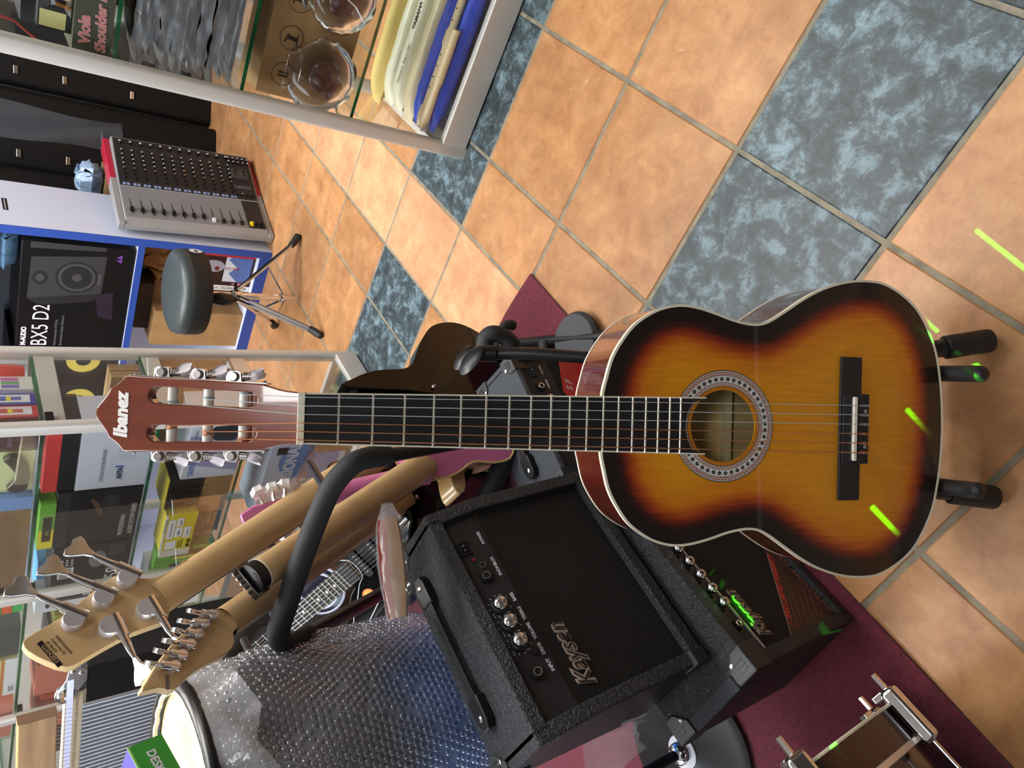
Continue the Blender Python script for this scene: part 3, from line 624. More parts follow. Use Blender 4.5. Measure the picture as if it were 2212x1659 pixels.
# --- lower amplifier on the rug
a2 = thing('guitar_amplifier', 'black guitar amplifier on the rug with knob row and red warranty sticker', 'amplifier', frame((-.386, .520, .008), -AX, BX))
prof2 = [(0, .006), (.002, .15), (.004, .292), (.195, .292), (.195, .006)]
cabinet(a2, .36, prof2, .020, .01, m_tolex, tt=.026)
for fx_, fy_ in ((.03, .03), (.33, .03), (.03, .165), (.33, .165)): MB().cyl((fx_, fy_, 0), (fx_, fy_, .01), .012, 12).build('foot', m_blackrub, a2)
F2, L2 = sec(prof2[0], prof2[2], .008)
MB().b2((.017, .018, -.004), (.343, .232, 0)).build('grille', m_grille, a2).matrix_local = F2
p2 = MB().b2((.017, .233, -.004), (.343, .268, .001)).build('control_panel', m_panel, a2); p2.matrix_local = F2
MB().b2((.019, .2305, 0), (.343, .2335, .004)).build('silver_strip', mat('silver_trim', (190, 192, 205), .25, metal=.7), a2).matrix_local = F2
for i in range(7): knob(p2, TR(0, 0, .001), .098+.0255*i, .249, .0088, h=.019)
jack(p2, TR(0, 0, .001), .064, .247, .0065)
script_logo(a2, F2, .033, .196, .03, .085)
stk = MB().flat([(.019, .160), (.019, .02), (.30, .02), (.21, .02), (.16, .05), (.151, .052)], .0008, 0); 
st_ = stk.build('warranty_sticker', mat('sticker_dark', (48, 36, 34), .4), a2); st_.matrix_local = F2
m_stred = mat('sticker_red', (196, 62, 58), .5); m_stpink = mat('sticker_pink', (132, 78, 76), .5); m_stline = mat('sticker_line', (150, 140, 130), .5)
MB().b2((.019, .158, .0009), (.0198, .162, .0012)).build('sticker_edge', m_stline, st_)
ang = math.degrees(math.atan2(.052-.160, .151-.019))
ed = MB(); ed.box((.085, .106, .0012), (.172, .0012, .0004), RZ(ang)); ed.build('sticker_border', m_stline, st_)
text('1 YEARS LIMITED WARRANTY', .014, m_stred, st_, TR(.032, .136, .0012) @ RZ(ang), extrude=.0001, shear=.2, width=.150, bold=.0005)
text('CLEAN AND DRIVE', .013, m_stpink, st_, TR(.172, .030, .0012) @ RZ(180), extrude=.0001, width=.145, bold=.0003)
for k in range(6): text('this unit lifetime support warranty', .0055, m_stpink, st_, TR(.028, .128-.0155*k, .0012) @ RZ(ang), extrude=.0001, width=.055+.012*k)
corner(a2, (0, .004, .292), -1, -1, s=.038); corner(a2, (0, .195, .292), -1, 1, s=.038); corner(a2, (.36, .195, .292), 1, 1, s=.038)
strp = MB(); strp.b2((-.004, .045, .250), (.0, .155, .294)); strp.b2((-.004, .045, .290), (.018, .155, .2945)); strp.build('side_grip', tolex('grip_vinyl', (52, 56, 62), 500, .6), a2, bevel=.002)
# --- small grey amplifier behind the guitar neck
xs_ = V((.835, .55, 0)).normalized(); ys_ = V((-xs_.y, xs_.x, 0)); A0 = WZ(1114, 757, .25)
a3 = thing('guitar_amplifier', 'small grey guitar amplifier with red sticker behind the acoustic guitar', 'amplifier', frame((A0-xs_*.285).to_2d().to_3d()+V((0, 0, .008)), xs_, ys_))
prof3 = [(0, .006), (0, .165), (.022, .242), (.150, .242), (.155, .006)]
cabinet(a3, .288, prof3, .016, .01, m_tolexg, tt=.012)
for fx_, fy_ in ((.03, .03), (.255, .03), (.03, .12), (.255, .12)): MB().cyl((fx_, fy_, 0), (fx_, fy_, .01), .01, 12).build('foot', m_blackrub, a3)
F3, L3 = sec(prof3[1], prof3[2], .006); F3g, L3g = sec(prof3[0], prof3[1], .006)
MB().b2((.014, .016, -.004), (.274, L3g+.004, 0)).build('grille', m_grille, a3).matrix_local = F3g
p3 = MB().b2((.014, .004, -.004), (.274, L3-.006, .001)).build('control_panel', m_panel, a3); p3.matrix_local = F3
Fq = TR(0, 0, .001); switch(p3, Fq, .244, .045); jack(p3, Fq, .208, .042); 
for x in (.175, .145, .115, .085): knob(p3, Fq, x, .038, .0095)
for s_, x in (('POWER', .236), ('PHONE', .202)): text(s_, .006, m_panw, p3, Fq @ TR(x, .022, .0003), extrude=.0001, bold=.0002)
rs = MB().flat([(.19, .155), (.262, .128), (.262, .03), (.10, .03), (.10, .12)], .001).build('red_sticker', mat('sticker_bright_red', (206, 44, 44), .4), a3); rs.matrix_local = F3g
text('S F', .022, m_panw, rs, TR(.19, .128, .0013) @ RZ(-20), extrude=.0001, bold=.0006)
corner(a3, (.288, .022, .242), 1, -1, s=.034); corner(a3, (.288, .150, .242), 1, 1, s=.034); corner(a3, (0, .022, .242), -1, -1, s=.034); corner(a3, (0, .150, .242), -1, 1, s=.034)
handle(a3, .05, .235, .09, .242, .028)
# ------------------------------------------------------------------ boxes with printed faces
scene.cycles.transparent_max_bounces = 32
FF = frame((0, -.0006, 0), (1, 0, 0), (0, 0, 1))          # printing frame on a box front (local y = 0)
TT = lambda h: frame((0, 0, h+.0006), (1, 0, 0), (0, 1, 0))
def carton(name, label, cat, O, ax, ay, dims, m, group=None, bevel=.0012):
    """box with its front lower left corner at O, width along ax, depth along ay"""
    o = MB().b2((0, 0, 0), dims).build(name, m, bevel=bevel); o.matrix_world = frame(O, ax, ay); tag(o, label, cat, group); return o
def prt(o, polys, m, name='print', F=None, z=0.0):
    mb = MB()
    for p in polys: mb.flat(p, z)
    c = mb.build(name, m, o); c.matrix_local = F or FF; return c
RC = lambda x0, y0, x1, y1: [(x0, y0), (x1, y0), (x1, y1), (x0, y1)]
def tx(o, s, size, m, x, y, rot=0, F=None, **k):
    return text(s, size, m, o, (F or FF) @ TR(x, y, .0006) @ RZ(rot), extrude=.0001, **k)
cW = M((222, 224, 230), .5); cK = M((18, 19, 23), .4); cG = M((120, 122, 128), .5); cB = M((46, 98, 190), .5)
def showcase(name, label, O, ax, ay, L, D, Ht, posts, shelves, end_rail, bar=.036, rail=.085):
    t = thing(name, label, 'display case', frame(O, ax, ay))
    for x in posts:
        for y in (0, D):
            p = MB().prism(rrect(x-bar/2 if x not in (posts[0], posts[-1]) else (x if x == posts[0] else x-bar), y-0 if y == 0 else y-bar*.7, x+bar/2 if x not in (posts[0], posts[-1]) else (x+bar if x == posts[0] else x), y+bar*.7 if y == 0 else y, .008), 0, Ht)
            p.build('corner_post', m_alu, t, smooth=40)
    x0, x1 = posts[0], posts[-1]
    for y in (0, D):
        MB().b2((x0+.002, y if y == 0 else y-.02, .004), (x1-.002, y+.02 if y == 0 else y, rail)).build('bottom_rail', m_alu, t, bevel=.003)
        MB().b2((x0+.002, y if y == 0 else y-.02, Ht-.04), (x1-.002, y+.02 if y == 0 else y, Ht)).build('top_rail', m_alu, t, bevel=.003)
    for x in (x0, x1):
        a, b = (x, x+.02) if x == x0 else (x-.02, x)
        MB().b2((a, .02, .004), (b, D-.02, rail)).build('end_rail', m_alu, t, bevel=.003); MB().b2((a, .02, Ht-.04), (b, D-.02, Ht)).build('top_rail', m_alu, t, bevel=.003)
    MB().b2((x0+.02, .02, rail-.012), (x1-.02, D-.02, rail)).build('bottom_board', m_shelfglass, t)
    for i in range(len(posts)-1):
        MB().b2((posts[i]+.02, .008, rail-.005), (posts[i+1]-.02, .012, Ht-.035)).build('front_pane', m_glass, t)
    for x in (x0+.010, x1-.012): MB().b2((x, .022, rail-.005), (x+.004, D-.02, Ht-.035)).build('end_pane', m_glass, t)
    for k in range(len(posts)-1):      # light strip under the top rail of each bay
        st = MB().b2((posts[k]+.05, .03, Ht-.05), (posts[k+1]-.05, .05, Ht-.042)).build('light_strip', m_alu, t)
        ld = bpy.data.lights.new('strip_lamp', 'AREA'); ld.shape = 'RECTANGLE'; ld.size = posts[k+1]-posts[k]-.1; ld.size_y = .02; ld.energy = 7*(posts[k+1]-posts[k]); ld.color = (1, .95, .84)
        lo_ = bpy.data.objects.new('lamp', ld); link(lo_, st); lo_.location = ((posts[k]+posts[k+1])/2, .04, Ht-.052); lo_.rotation_euler = (R(12), 0, 0)
    for z in shelves:
        s = MB(); s.b2((x0+.016, .016, z-.008), (x1-.016, D-.016, z))
        so = s.build('shelf', [m_shelfglass, m_shelfedge], t); so.data.polygons.foreach_set('material_index', [0, 0, 1, 1, 1, 1])
        for x in posts:
            b_ = MB(); b_.b2((x-.012 if x == x1 else x+.0, .02, z-.026), (x+.0 if x == x1 else x+.012, .05, z-.009)); b_.build('shelf_bracket', m_blackplastic, so)
        if end_rail: MB().b2((x1-.024, .03, z-.052), (x1-.014, D-.03, z-.010)).build('shelf_support', m_alu, so)
    return t
# ------------------------------------------------------------------ showcase at the right
C1 = WZ(1000, 347); c1x, c1y = -BX, -AX
showcase('glass_showcase', 'aluminium glass showcase holding recorders and castanets at the right', C1, c1x, c1y, 1.2, .42, 1.75, [0, 1.2], [.345, .607, .853, 1.12], False, rail=.08)
def P1c(x, y, z): return C1+c1x*x+c1y*y+ZX*z
def c1box(name, label, cat, x, y, z, dims, m, rot=0, group=None, **k):
    ax = Matrix.Rotation(R(rot), 3, 'Z') @ c1x; ay = Matrix.Rotation(R(rot), 3, 'Z') @ c1y
    return carton(name, label, cat, P1c(x, y, z), ax, ay, dims, m, group, **k)
b = c1box('product_box', 'dark olive viola shoulder rest box with pink lettering', 'box', .024, .035, .853, (.30, .10, .066), M((72, 72, 56), .45))
m_pk = M((214, 118, 118), .5); 
for s_, x, y, sz in (('Viola', .02, .037, .026), ('Shoulder Rest', .012, .010, .024)):
    tx(b, s_, sz, M((225, 190, 185), .5), x, y, 4, shear=.15, bold=.0012); text(s_, sz, m_pk, b, FF @ TR(x+.0003, y, .0009) @ RZ(4), extrude=.0001, shear=.15, bold=.0002)
def padded(name, label, cat, x, y, z, d, m, seed, wob=.004, film=None, group=None, rot=0, n=(14, 6)):
    """soft packet: rounded slab with wrinkled surface in showcase coordinates"""
    rnd = random.Random(seed); nx_, ny_ = n; top = []; bot = []
    for i in range(nx_+1):
        rt, rb = [], []
        for j in range(ny_+1):
            u, v = i/nx_, j/ny_; e = (1-abs(2*u-1)**6)*(1-abs(2*v-1)**4); w1 = wob*(rnd.random()-.5)
            px_, py_ = d[0]*u+wob*(rnd.random()-.5), d[1]*v+wob*.5*(rnd.random()-.5)
            rt.append((px_, py_, d[2]*(.5+.5*e)+w1*e)); rb.append((px_, py_, d[2]*(.5-.5*e)))
        top.append(rt); bot.append(rb)
    mb = MB(); mb.grid([r_ for r_ in top]); mb.grid([r_[::-1] for r_ in bot])
    for k in (0, nx_): mb.grid([top[k], bot[k]] if k == 0 else [bot[k], top[k]])
    o = mb.build(name, m, smooth=80); o.matrix_world = frame(P1c(x, y, z), Matrix.Rotation(R(rot), 3, 'Z') @ c1x, Matrix.Rotation(R(rot), 3, 'Z') @ c1y); tag(o, label, cat, group)
    return o
m_blkfilm = mat('black_plastic_film', (13, 13, 16), .1, spec=1.0, coat=.6, bump=(26, 1.0, 5)); m_glint = mat('crinkled_highlight_film', (215, 220, 228), .12, alpha=.32, spec=.9, bump=(60, 1.0, 4))
names_ = ['lowest', 'second', 'third', 'fourth', 'fifth', 'sixth', 'seventh', 'eighth', 'topmost']
for i in range(9):
    o = padded('plastic_packet', '%s of the black film-wrapped packets stacked in the right showcase' % names_[i], 'packet', .035+.008*math.sin(i*2.1), .045+.006*math.cos(i*1.7), .6075+.0235*i, (.42, .20, .0215), m_blkfilm, 30+i, .009, group='film-wrapped packets in the right showcase')
    rf_ = random.Random(90+i); MB().grid([[(.43*u/26-.005, -.012+.012*rf_.random(), .024*v/4+.004*(rf_.random()-.5)) for v in range(5)] for u in range(27)]).build('highlight_sheet', m_glint, o, smooth=80)  # added whitish sheet; its colour stands for highlights on the packet film
b = c1box('product_box', 'black box with a red cord at the top shelf of the right showcase', 'box', .03, .13, .853, (.34, .18, .14), cK)
cbx = c1box('display_card', 'pale yellow card inside a clear case above the viola box', 'card', .05, .05, .919, (.11, .03, .055), cK)
prt(cbx, [RC(.004, .010, .034, .052), RC(.058, .004, .085, .05)], M((222, 218, 150), .6), 'card_face')
flm = MB(); flm.grid([[(.03+.02*math.sin(v*3.1), -.004-.01*math.sin(v*3.1), .003+.05*v), (.058+.012*math.sin(v*3.1+.6), -.004-.013*math.sin(v*3.1), .003+.05*v)] for v in np.linspace(0, 1, 8)]); flm.build('curved_tube', m_film, cbx, smooth=60)
MB().tube([(.048, -.006, .004), (.05, -.006, .03)], .003, 8).build('brass_rod', M((180, 120, 50), .3, metal=.8), cbx)
rbx = b
cord = MB().tube([P1c(.032, .03, .975), P1c(.04, .035, .99), P1c(.055, .03, 1.01), P1c(.06, .03, 1.06)], .0022, 8).build('red_string', M((170, 60, 50), .5), smooth=60); tag(cord, 'thin red string hanging in the right showcase', 'string')
# middle shelf: carton with icons, bags of castanets
b = c1box('product_box', 'brown cardboard microphone box with round icons in the right showcase', 'box', .022, .085, .345, (.46, .13, .205), m_card)
m_ic = M((92, 72, 46), .7); m_icd = M((52, 42, 32), .7)
for i in range(5):
    cx = .052+.082*i; cy = .152
    ring_ = [ellipse(cx, cy, .027, .027, 24)]; prt(b, ring_, m_ic, 'icon_ring', z=.0002); prt(b, [ellipse(cx, cy, .0248, .0248, 24)], m_card, 'icon_disc', z=.0004)
    prt(b, [[(cx-.006, cy-.012), (cx+.004, cy-.012), (cx+.006, cy+.012), (cx-.004, cy+.012)], RC(cx-.014, cy-.015, cx+.012, cy-.012)] if i else [RC(cx-.006, cy-.012, cx-.001, cy+.012), RC(cx+.002, cy-.012, cx+.006, cy+.012)], m_icd, 'icon', z=.0006)
    if i: prt(b, [[(cx-.012, cy+.012), (cx+.008, cy+.012+.006*(i-2)), (cx+.008, cy+.016+.006*(i-2)), (cx-.012, cy+.016)]], m_icd, 'icon', z=.0007)
m_cast = mat('castanet_wood', (92, 52, 40), .35, noise=(20, (60, 32, 26), .4, .6), coat=.4)
def cast_bag(x, lab, seed):
    t = thing('castanet_bag', lab, 'bag', frame(P1c(x, .012, .345), c1x, c1y)); rnd = random.Random(seed)
    bag = MB(); rows_ = []
    for i in range(13):
        u = i/12; rr = []
        for j in range(17):
            a = 2*math.pi*j/16; rad = .066*(math.sin(math.pi*(.08+.84*u))**.55); rr.append((.085+rad*1.25*math.cos(a)*(1+.10*rnd.random()), .034+.031*math.sin(a)*(math.sin(math.pi*(.1+.8*u))**.5), .004+.145*u+.006*rnd.random()))
        rows_.append(rr)
    bag.grid(rows_); bag.build('clear_bag', m_film, t, smooth=70)
    tr_ = padded('header', '', '', 0, 0, 0, (.11, .004, .035), m_film, seed); tr_.parent = t; tr_.matrix_world = t.matrix_world @ TR(.03, .02, .135)
    for k in ('label', 'category'):
        if k in tr_: del tr_[k]
    tr_.name = 'bag_neck'
    for k in range(4):
        c = MB(); c.lathe([(.002, -.014), (.022, -.013), (.033, -.005), (.034, 0), (.030, .005), (.012, .011), (.002, .012)], 18, TR(.055+.032*(k % 2)+.03*rnd.random(), .035, .034+.042*(k//2)) @ RXm(60+40*rnd.random()) @ RYm(40*rnd.random()-20)); c.build('castanet', m_cast, t, smooth=50)
    return t
cast_bag(.015, 'clear bag of round brown castanets near the showcase corner post', 3)
t_ = cast_bag(.20, 'clear bag with a patterned brown castanet further along the shelf', 8)
MB().tube([V((.05, .008, .03)), V((.075, .003, .06)), V((.09, .006, .10)), V((.13, .01, .12))], .006, 8, flat=.3).build('white_strap', cW, t_, smooth=60)
# bottom: recorders in bags
m_cream = mat('cream_recorder_bag', (226, 222, 200), .3, bump=(45, .6, 3)); m_blue = mat('blue_recorder_bag', (42, 78, 205), .45, bump=(30, .5, 3)); m_yel = mat('yellow_paper', (222, 196, 120), .6, bump=(30, .6)); m_ivory = mat('ivory_plastic', (226, 208, 168), .3)
def rec(lab, x, y, z, d, m, seed, rot=0, name='recorder_bag', film=True):
    o = padded(name, lab, 'recorder bag', x, y, z, d, m, seed, .003, rot=rot, n=(18, 8))
    return o
rec('crumpled yellow paper bag behind the cream recorder bags', -.0, .315, .0805, (.42, .05, .075), m_yel, 1)
o = rec('cream recorder bag with a grey barcode strip, next to the yellow bag', .02, .255, .0805, (.42, .052, .062), m_cream, 2)
g_ = MB(); g_.box((.12, .012, .053), (.06, .012, .001)); g_.build('barcode', M((170, 172, 176), .5), o)
o = rec('cream bag lettered with recorder brand in the showcase bottom', .022, .195, .0805, (.42, .054, .062), m_cream, 3)
text('YAMAHA', .017, M((40, 42, 48), .5), o, TR(.215, .018, .0628) @ RZ(0), extrude=.0002, bold=.0006); text('Soprano Recorder', .014, M((90, 92, 96), .5), o, TR(.075, .012, .0628), extrude=.0002, shear=.2)
rec('plain beige recorder bag beside the blue bags', .02, .135, .0805, (.42, .052, .055), mat('beige_bag', (224, 208, 172), .35, bump=(40, .5)), 4)
rec('wide blue recorder bag beside the beige bag', .035, .083, .0805, (.42, .048, .055), m_blue, 5)
rc_ = thing('recorder', 'ivory plastic recorder lying between two blue bags', 'recorder', frame(P1c(.045, .066, .125), c1x, c1y))
MB().tube([(0, 0, 0), (.02, 0, 0), (.05, 0, 0), (.055, 0, 0), (.20, 0, 0), (.21, 0, 0), (.24, 0, 0), (.25, 0, 0), (.42, 0, 0)], [.008, .013, .013, .0095, .0105, .014, .014, .0105, .0115], 14).build('body', m_ivory, rc_, smooth=40)
hl = MB(); [hl.lathe([(.0022, 0), (.0022, .0004)], 8, TR(.10+.028*k, -.004, .0105) @ RXm(20)) for k in range(9)]; hl.build('finger_holes', M((60, 45, 30), .6), rc_)
lb = MB(); lb.box((.07, -.0135, -.008), (.16, .002, .018)); lb.build('paper_label', cW, rc_); tx2 = text('Tonasi', .011, M((200, 70, 80), .5), rc_, frame((.0, -.0148, -.012), (1, 0, 0), (0, 0, 1)), extrude=.0001)
rec('narrow blue recorder bag against the showcase front glass', .045, .022, .0805, (.42, .03, .045), m_blue, 6)
rc2 = MB().tube([P1c(.05, .038, .132), P1c(.07, .036, .132), P1c(.16, .033, .134), P1c(.17, .033, .134), P1c(.30, .030, .136)], [.007, .012, .0095, .012, .010], 12).build('recorder', m_ivory, smooth=40); tag(rc2, 'short ivory recorder resting on the front blue bag', 'recorder')
# ------------------------------------------------------------------ corner showcase behind the headstock
K1 = WZ(767, 757); K2 = K1+AX*.315; kx, ky = -BX, -AX
showcase('glass_showcase', 'aluminium corner showcase packed with accessory boxes behind the headstock', K2+BX*1.9, kx, ky, 1.9, .315, 1.8, [0, .63, 1.25, 1.9], [.435, .678, .932, 1.2], True, bar=.034, rail=.08)
def P2c(x, y, z): return K2+kx*x+ky*y+ZX*z
def kb(name, label, cat, x0, x1, y, z0, z1, dep, m, rot=0, group=None, **k):
    ax = Matrix.Rotation(R(rot), 3, 'Z') @ kx; ay = Matrix.Rotation(R(rot), 3, 'Z') @ ky
    return carton(name, label, cat, P2c(x0, y, z0), ax, ay, (x1-x0, dep, z1-z0), m, group, **k)
cWm = M((206, 212, 224), .45); cRed = M((206, 62, 58), .45); cYel = M((226, 212, 58), .5); cGrn = M((112, 176, 62), .5); cBlk = M((24, 25, 30), .38)
b = kb('product_box', 'white studio microphone box standing on the middle shelf', 'box', -.252, -.022, .022, .6785, .845, .11, cWm)
tx(b, 'STUDIO MICROPHONE', .0125, M((90, 94, 104), .5), .028, .105, width=.115); tx(b, 'ANTA', .018, M((40, 60, 90), .5), .03, .062, width=.045, bold=.0008)
prt(b, [RC(.028, .090-.006*k, .11, .0905-.006*k) for k in range(2)]+[RC(.1, .075-.0045*k, .19, .0757-.0045*k) for k in range(9)], M((170, 176, 190), .5), 'fine_print')
prt(b, [RC(.075, .060, .08, .08)], cB, 'blue_bar')
kb('product_box', 'flat black box on top of the white microphone box', 'box', -.245, -.022, .022, .8455, .884, .12, cBlk)
kb('product_box', 'red flat box at the top of the microphone box pile', 'box', -.248, -.022, .022, .8845, .917, .10, cRed)
b = kb('product_box', 'black professional audio system box with white lettering', 'box', -.468, -.258, .024, .6785, .848, .13, cBlk)
tx(b, 'PROFESSIONAL', .0165, cW, .018, .034, width=.085); tx(b, 'AUDIO SYSTEM SERIES', .0165, cW, .018, .010, width=.125)
prt(b, [[(.11, .09), (.15, .10), (.18, .12), (.17, .125), (.13, .108), (.105, .10)]], M((92, 66, 56), .6), 'hand_picture'); prt(b, [ellipse(.16, .075, .028, .022)], M((52, 52, 58), .4), 'speaker_picture')
b = kb('product_box', 'flat grey-black box lying on the professional audio box', 'box', -.47, -.258, .022, .8485, .880, .12, M((44, 45, 50), .4))
b = kb('product_box', 'yellow and green harmonica box lying on the middle shelf pile', 'box', -.462, -.288, .018, .8805, .917, .06, cGrn)
prt(b, [RC(.001, .001, .075, .035)], cYel, 'yellow_end'); prt(b, [RC(.03, .007, .125, .027)], M((36, 42, 30), .5), 'window', z=.0004); tx(b, 'BEE', .012, M((150, 190, 60), .5), .055, .012)
b = kb('product_box', 'black microphone box printed 58 with silver mesh picture', 'box', -.715, -.478, .024, .6785, .873, .11, cBlk)
tx(b, '58', .055, cW, .075, .022, width=.05); tx(b, 'SHURE', .026, cW, .012, .09, 0, width=.06, bold=.001, shear=.15)
prt(b, [ellipse(.17, .085, .035, .022)], M((120, 124, 130), .35), 'microphone_picture'); prt(b, [RC(.105, .142, .15, .18), ], M((226, 226, 226), .5), 'barcode'); prt(b, [RC(.108+.004*i, .147, .110+.004*i, .176) for i in range(10)], cK, 'barcode_lines', z=.0004)
prt(b, [ellipse(.162+.010*i, .148+.012*j, .003, .003, 8) for i in range(3) for j in range(3)], cW, 'icons'); prt(b, [RC(.18, .02+.005*i, .222, .0208+.005*i) for i in range(8)], M((130, 130, 136), .5), 'fine_print')
b = kb('product_box', 'white and blue earphone box behind the bass tuners', 'box', -.80, -.655, .13, .6785, .89, .08, M((92, 160, 214), .5), rot=0)
b = kb('product_box', 'white earphone box with cable picture beside the left post', 'box', -.79, -.72, .05, .6785, .90, .07, cW); prt(b, [ellipse(.03, .19, .012, .006), RC(.03, .17, .05, .172)], cK, 'earphone_picture')
# lower shelf
b = kb('product_box', 'lavender and white headphone box on the lower shelf', 'box', -.248, -.022, .022, .4355, .588, .12, cWm)
prt(b, [[(.02, .001), (.16, .001), (.165, .151), (.06, .151)]], M((150, 152, 190), .5), 'lavender_area'); tx(b, 'SR850', .022, M((70, 110, 190), .5), .012, .122, width=.05, z=0) if False else tx(b, 'SR850', .022, M((62, 100, 190), .5), .012, .122, width=.055)
tx(b, 'PROFESSIONAL STUDIO', .011, M((110, 116, 130), .5), .085, .132, width=.10); tx(b, 'HEADPHONES', .011, M((110, 116, 130), .5), .085, .118, width=.07)
prt(b, [ellipse(.175, .055, .038, .045)], M((40, 42, 52), .4), 'headphone_picture', z=.0003)
b = kb('product_box', 'brown cardboard box under the black mixer on the lower shelf', 'box', -.405, -.252, .03, .4355, .515, .14, m_card)
b = kb('audio_mixer', 'small black desktop mixer on the brown box in the corner showcase', 'mixer', -.375, -.252, .03, .5155, .612, .10, cBlk)
kn_ = MB()
for i in range(4):
    for j in range(5): kn_.lathe([(.006, 0), (.005, .008)], 10, FF @ TR(.018+.022*i, .012+.018*j, 0))
kn_.build('knobs', M((12, 12, 14), .3), b)
MB().b2((0, -.001, .096), (.123, .1, .0985)).build('yellow_edge', cYel, b)
b = kb('product_box', 'black valve oil box with a round emblem on the lower shelf', 'box', -.505, -.408, .035, .4355, .508, .12, cBlk)
tx(b, 'VALVE OIL', .014, M((120, 118, 100), .5), .085, .055, 180, width=.07); tx(b, 'BONDO', .013, M((130, 126, 100), .5), .085, .012+.012, 180, width=.06); prt(b, [ellipse(.05, .036, .018, .007)], M((110, 112, 108), .5), 'emblem')
b = kb('product_box', 'yellow parts box with line drawings on the lower shelf', 'box', -.540, -.382, .012, .5085+.008, .606, .07, cYel)
prt(b, [RC(.001, .082, .157, .089)], cW, 'white_edge'); tx(b, 'PARTS LIST-(A2)', .0055, cK, .14, .0875, 180, width=.06)
prt(b, [RC(.052, .058, .135, .078), RC(.058, .034, .098, .055), RC(.104, .036, .14, .055), RC(.05, .01, .098, .03), RC(.005, .045, .04, .075)], cW, 'picture_panels'); prt(b, [RC(.06, .066, .12, .068), RC(.065, .042, .085, .046), RC(.11, .042, .13, .045), RC(.06, .018, .09, .02)], M((90, 92, 96), .5), 'drawings', z=.0003)
tx(b, 'MF-100', .013, cK, .006, .006, width=.036, bold=.0005); prt(b, [RC(.006, .028, .045, .031), RC(.006, .036, .04, .039)], M((110, 104, 40), .5), 'fine_print')
sidep = MB().b2((-.03, 0, 0), (-.0005, .07, .085)).build('side_flap', M((216, 214, 206), .6), b)
for i in range(3):
    b = kb('product_box', '%s of three green harmonica boxes standing by the yellow parts box' % ('left', 'middle', 'right')[i], 'box', -.712+.056*i, -.659+.056*i, .02, .4355, .608, .035, cGrn, group='green harmonica boxes')
    prt(b, [RC(.014, .02, .038, .125)], M((52, 34, 44) if i != 1 else (30, 40, 42), .4), 'window'); prt(b, [RC(.001, .001, .013, .12)], cYel, 'yellow_band'); tx(b, 'BEE', .01, M((190, 200, 70), .5), .015, .145)
b = kb('product_box', 'white box with a black microphone foam picture on the lower shelf', 'box', -.640, -.515, .06, .4355, .515, .10, cWm); prt(b, [ellipse(.06, .045, .028, .026)], M((26, 30, 40), .6), 'foam_picture')
# bottom level
b = kb('product_box', 'large pale blue professional microphone box at the showcase bottom', 'box', -.47, -.10, .04, .0805, .335, .14, M((188, 198, 216), .45))
prt(b, [[(.14, .02)]+[(.24+.085*math.cos(a), .12+.10*math.sin(a)) for a in np.linspace(-2.2, 2.6, 18)]], M((98, 134, 190), .5), 'blue_shape'); tx(b, 'PROFESSIONAL', .052, M((205, 212, 226), .5), .03, .165, width=.29, bold=.002); tx(b, 'MICROPHONE', .052, M((150, 110, 100), .5), .03, .105, width=.29)
prt(b, [RC(.27, .20, .30, .235)], cK, 'black_tab', z=.0004)
# top level of the corner showcase
kb('product_box', 'dark red box at the showcase corner on the top shelf', 'box', -.105, -.022, .03, .9325, 1.03, .08, M((66, 30, 32), .5))
b = kb('display_card', 'pale green card carrying a dark chin rest on the top shelf', 'card', -.262, -.112, .05, .9325, 1.04, .012, M((206, 216, 158), .6))
cr_ = MB(); cr_.prism([(-.13+x*.001, z*.001) for x, z in ((0, 8), (40, 2), (78, 8), (112, 26), (118, 48), (104, 62), (82, 48), (56, 34), (28, 38), (6, 52), (-10, 40), (-12, 20))], 0, .016)
o = cr_.build('chin_rest', mat('dark_chin_rest', (58, 52, 46), .25, coat=.5), b, bevel=.004); o.matrix_local = frame((.15, -.001, .006), (1, 0, 0), (0, 0, 1))
kb('product_box', 'blue and white packet beside the chin rest card', 'packet', -.310, -.266, .03, .9325, 1.03, .05, M((110, 150, 206), .5))
b = kb('product_box', 'brown chipboard box with slots on the top shelf', 'box', -.632, -.315, .04, .9325, 1.06, .12, m_card2); prt(b, [RC(.03+.02*i, .03, .043+.02*i, .11) for i in range(12)], M((120, 96, 68), .7), 'slots')
kb('product_box', 'black flat box beside the brown chipboard box', 'box', -.68, -.636, .03, .9325, 1.04, .10, cBlk)
for i, c_ in enumerate(((70, 180, 90), (226, 96, 50), (70, 180, 90))):
    o = kb('index_card', '%s coloured tab at the left post of the top shelf' % ('lower green', 'orange', 'upper green')[i], 'card', -.735, -.69, .03, .9325+.025*i, .9325+.025*i+.024, .06, M(c_, .5))
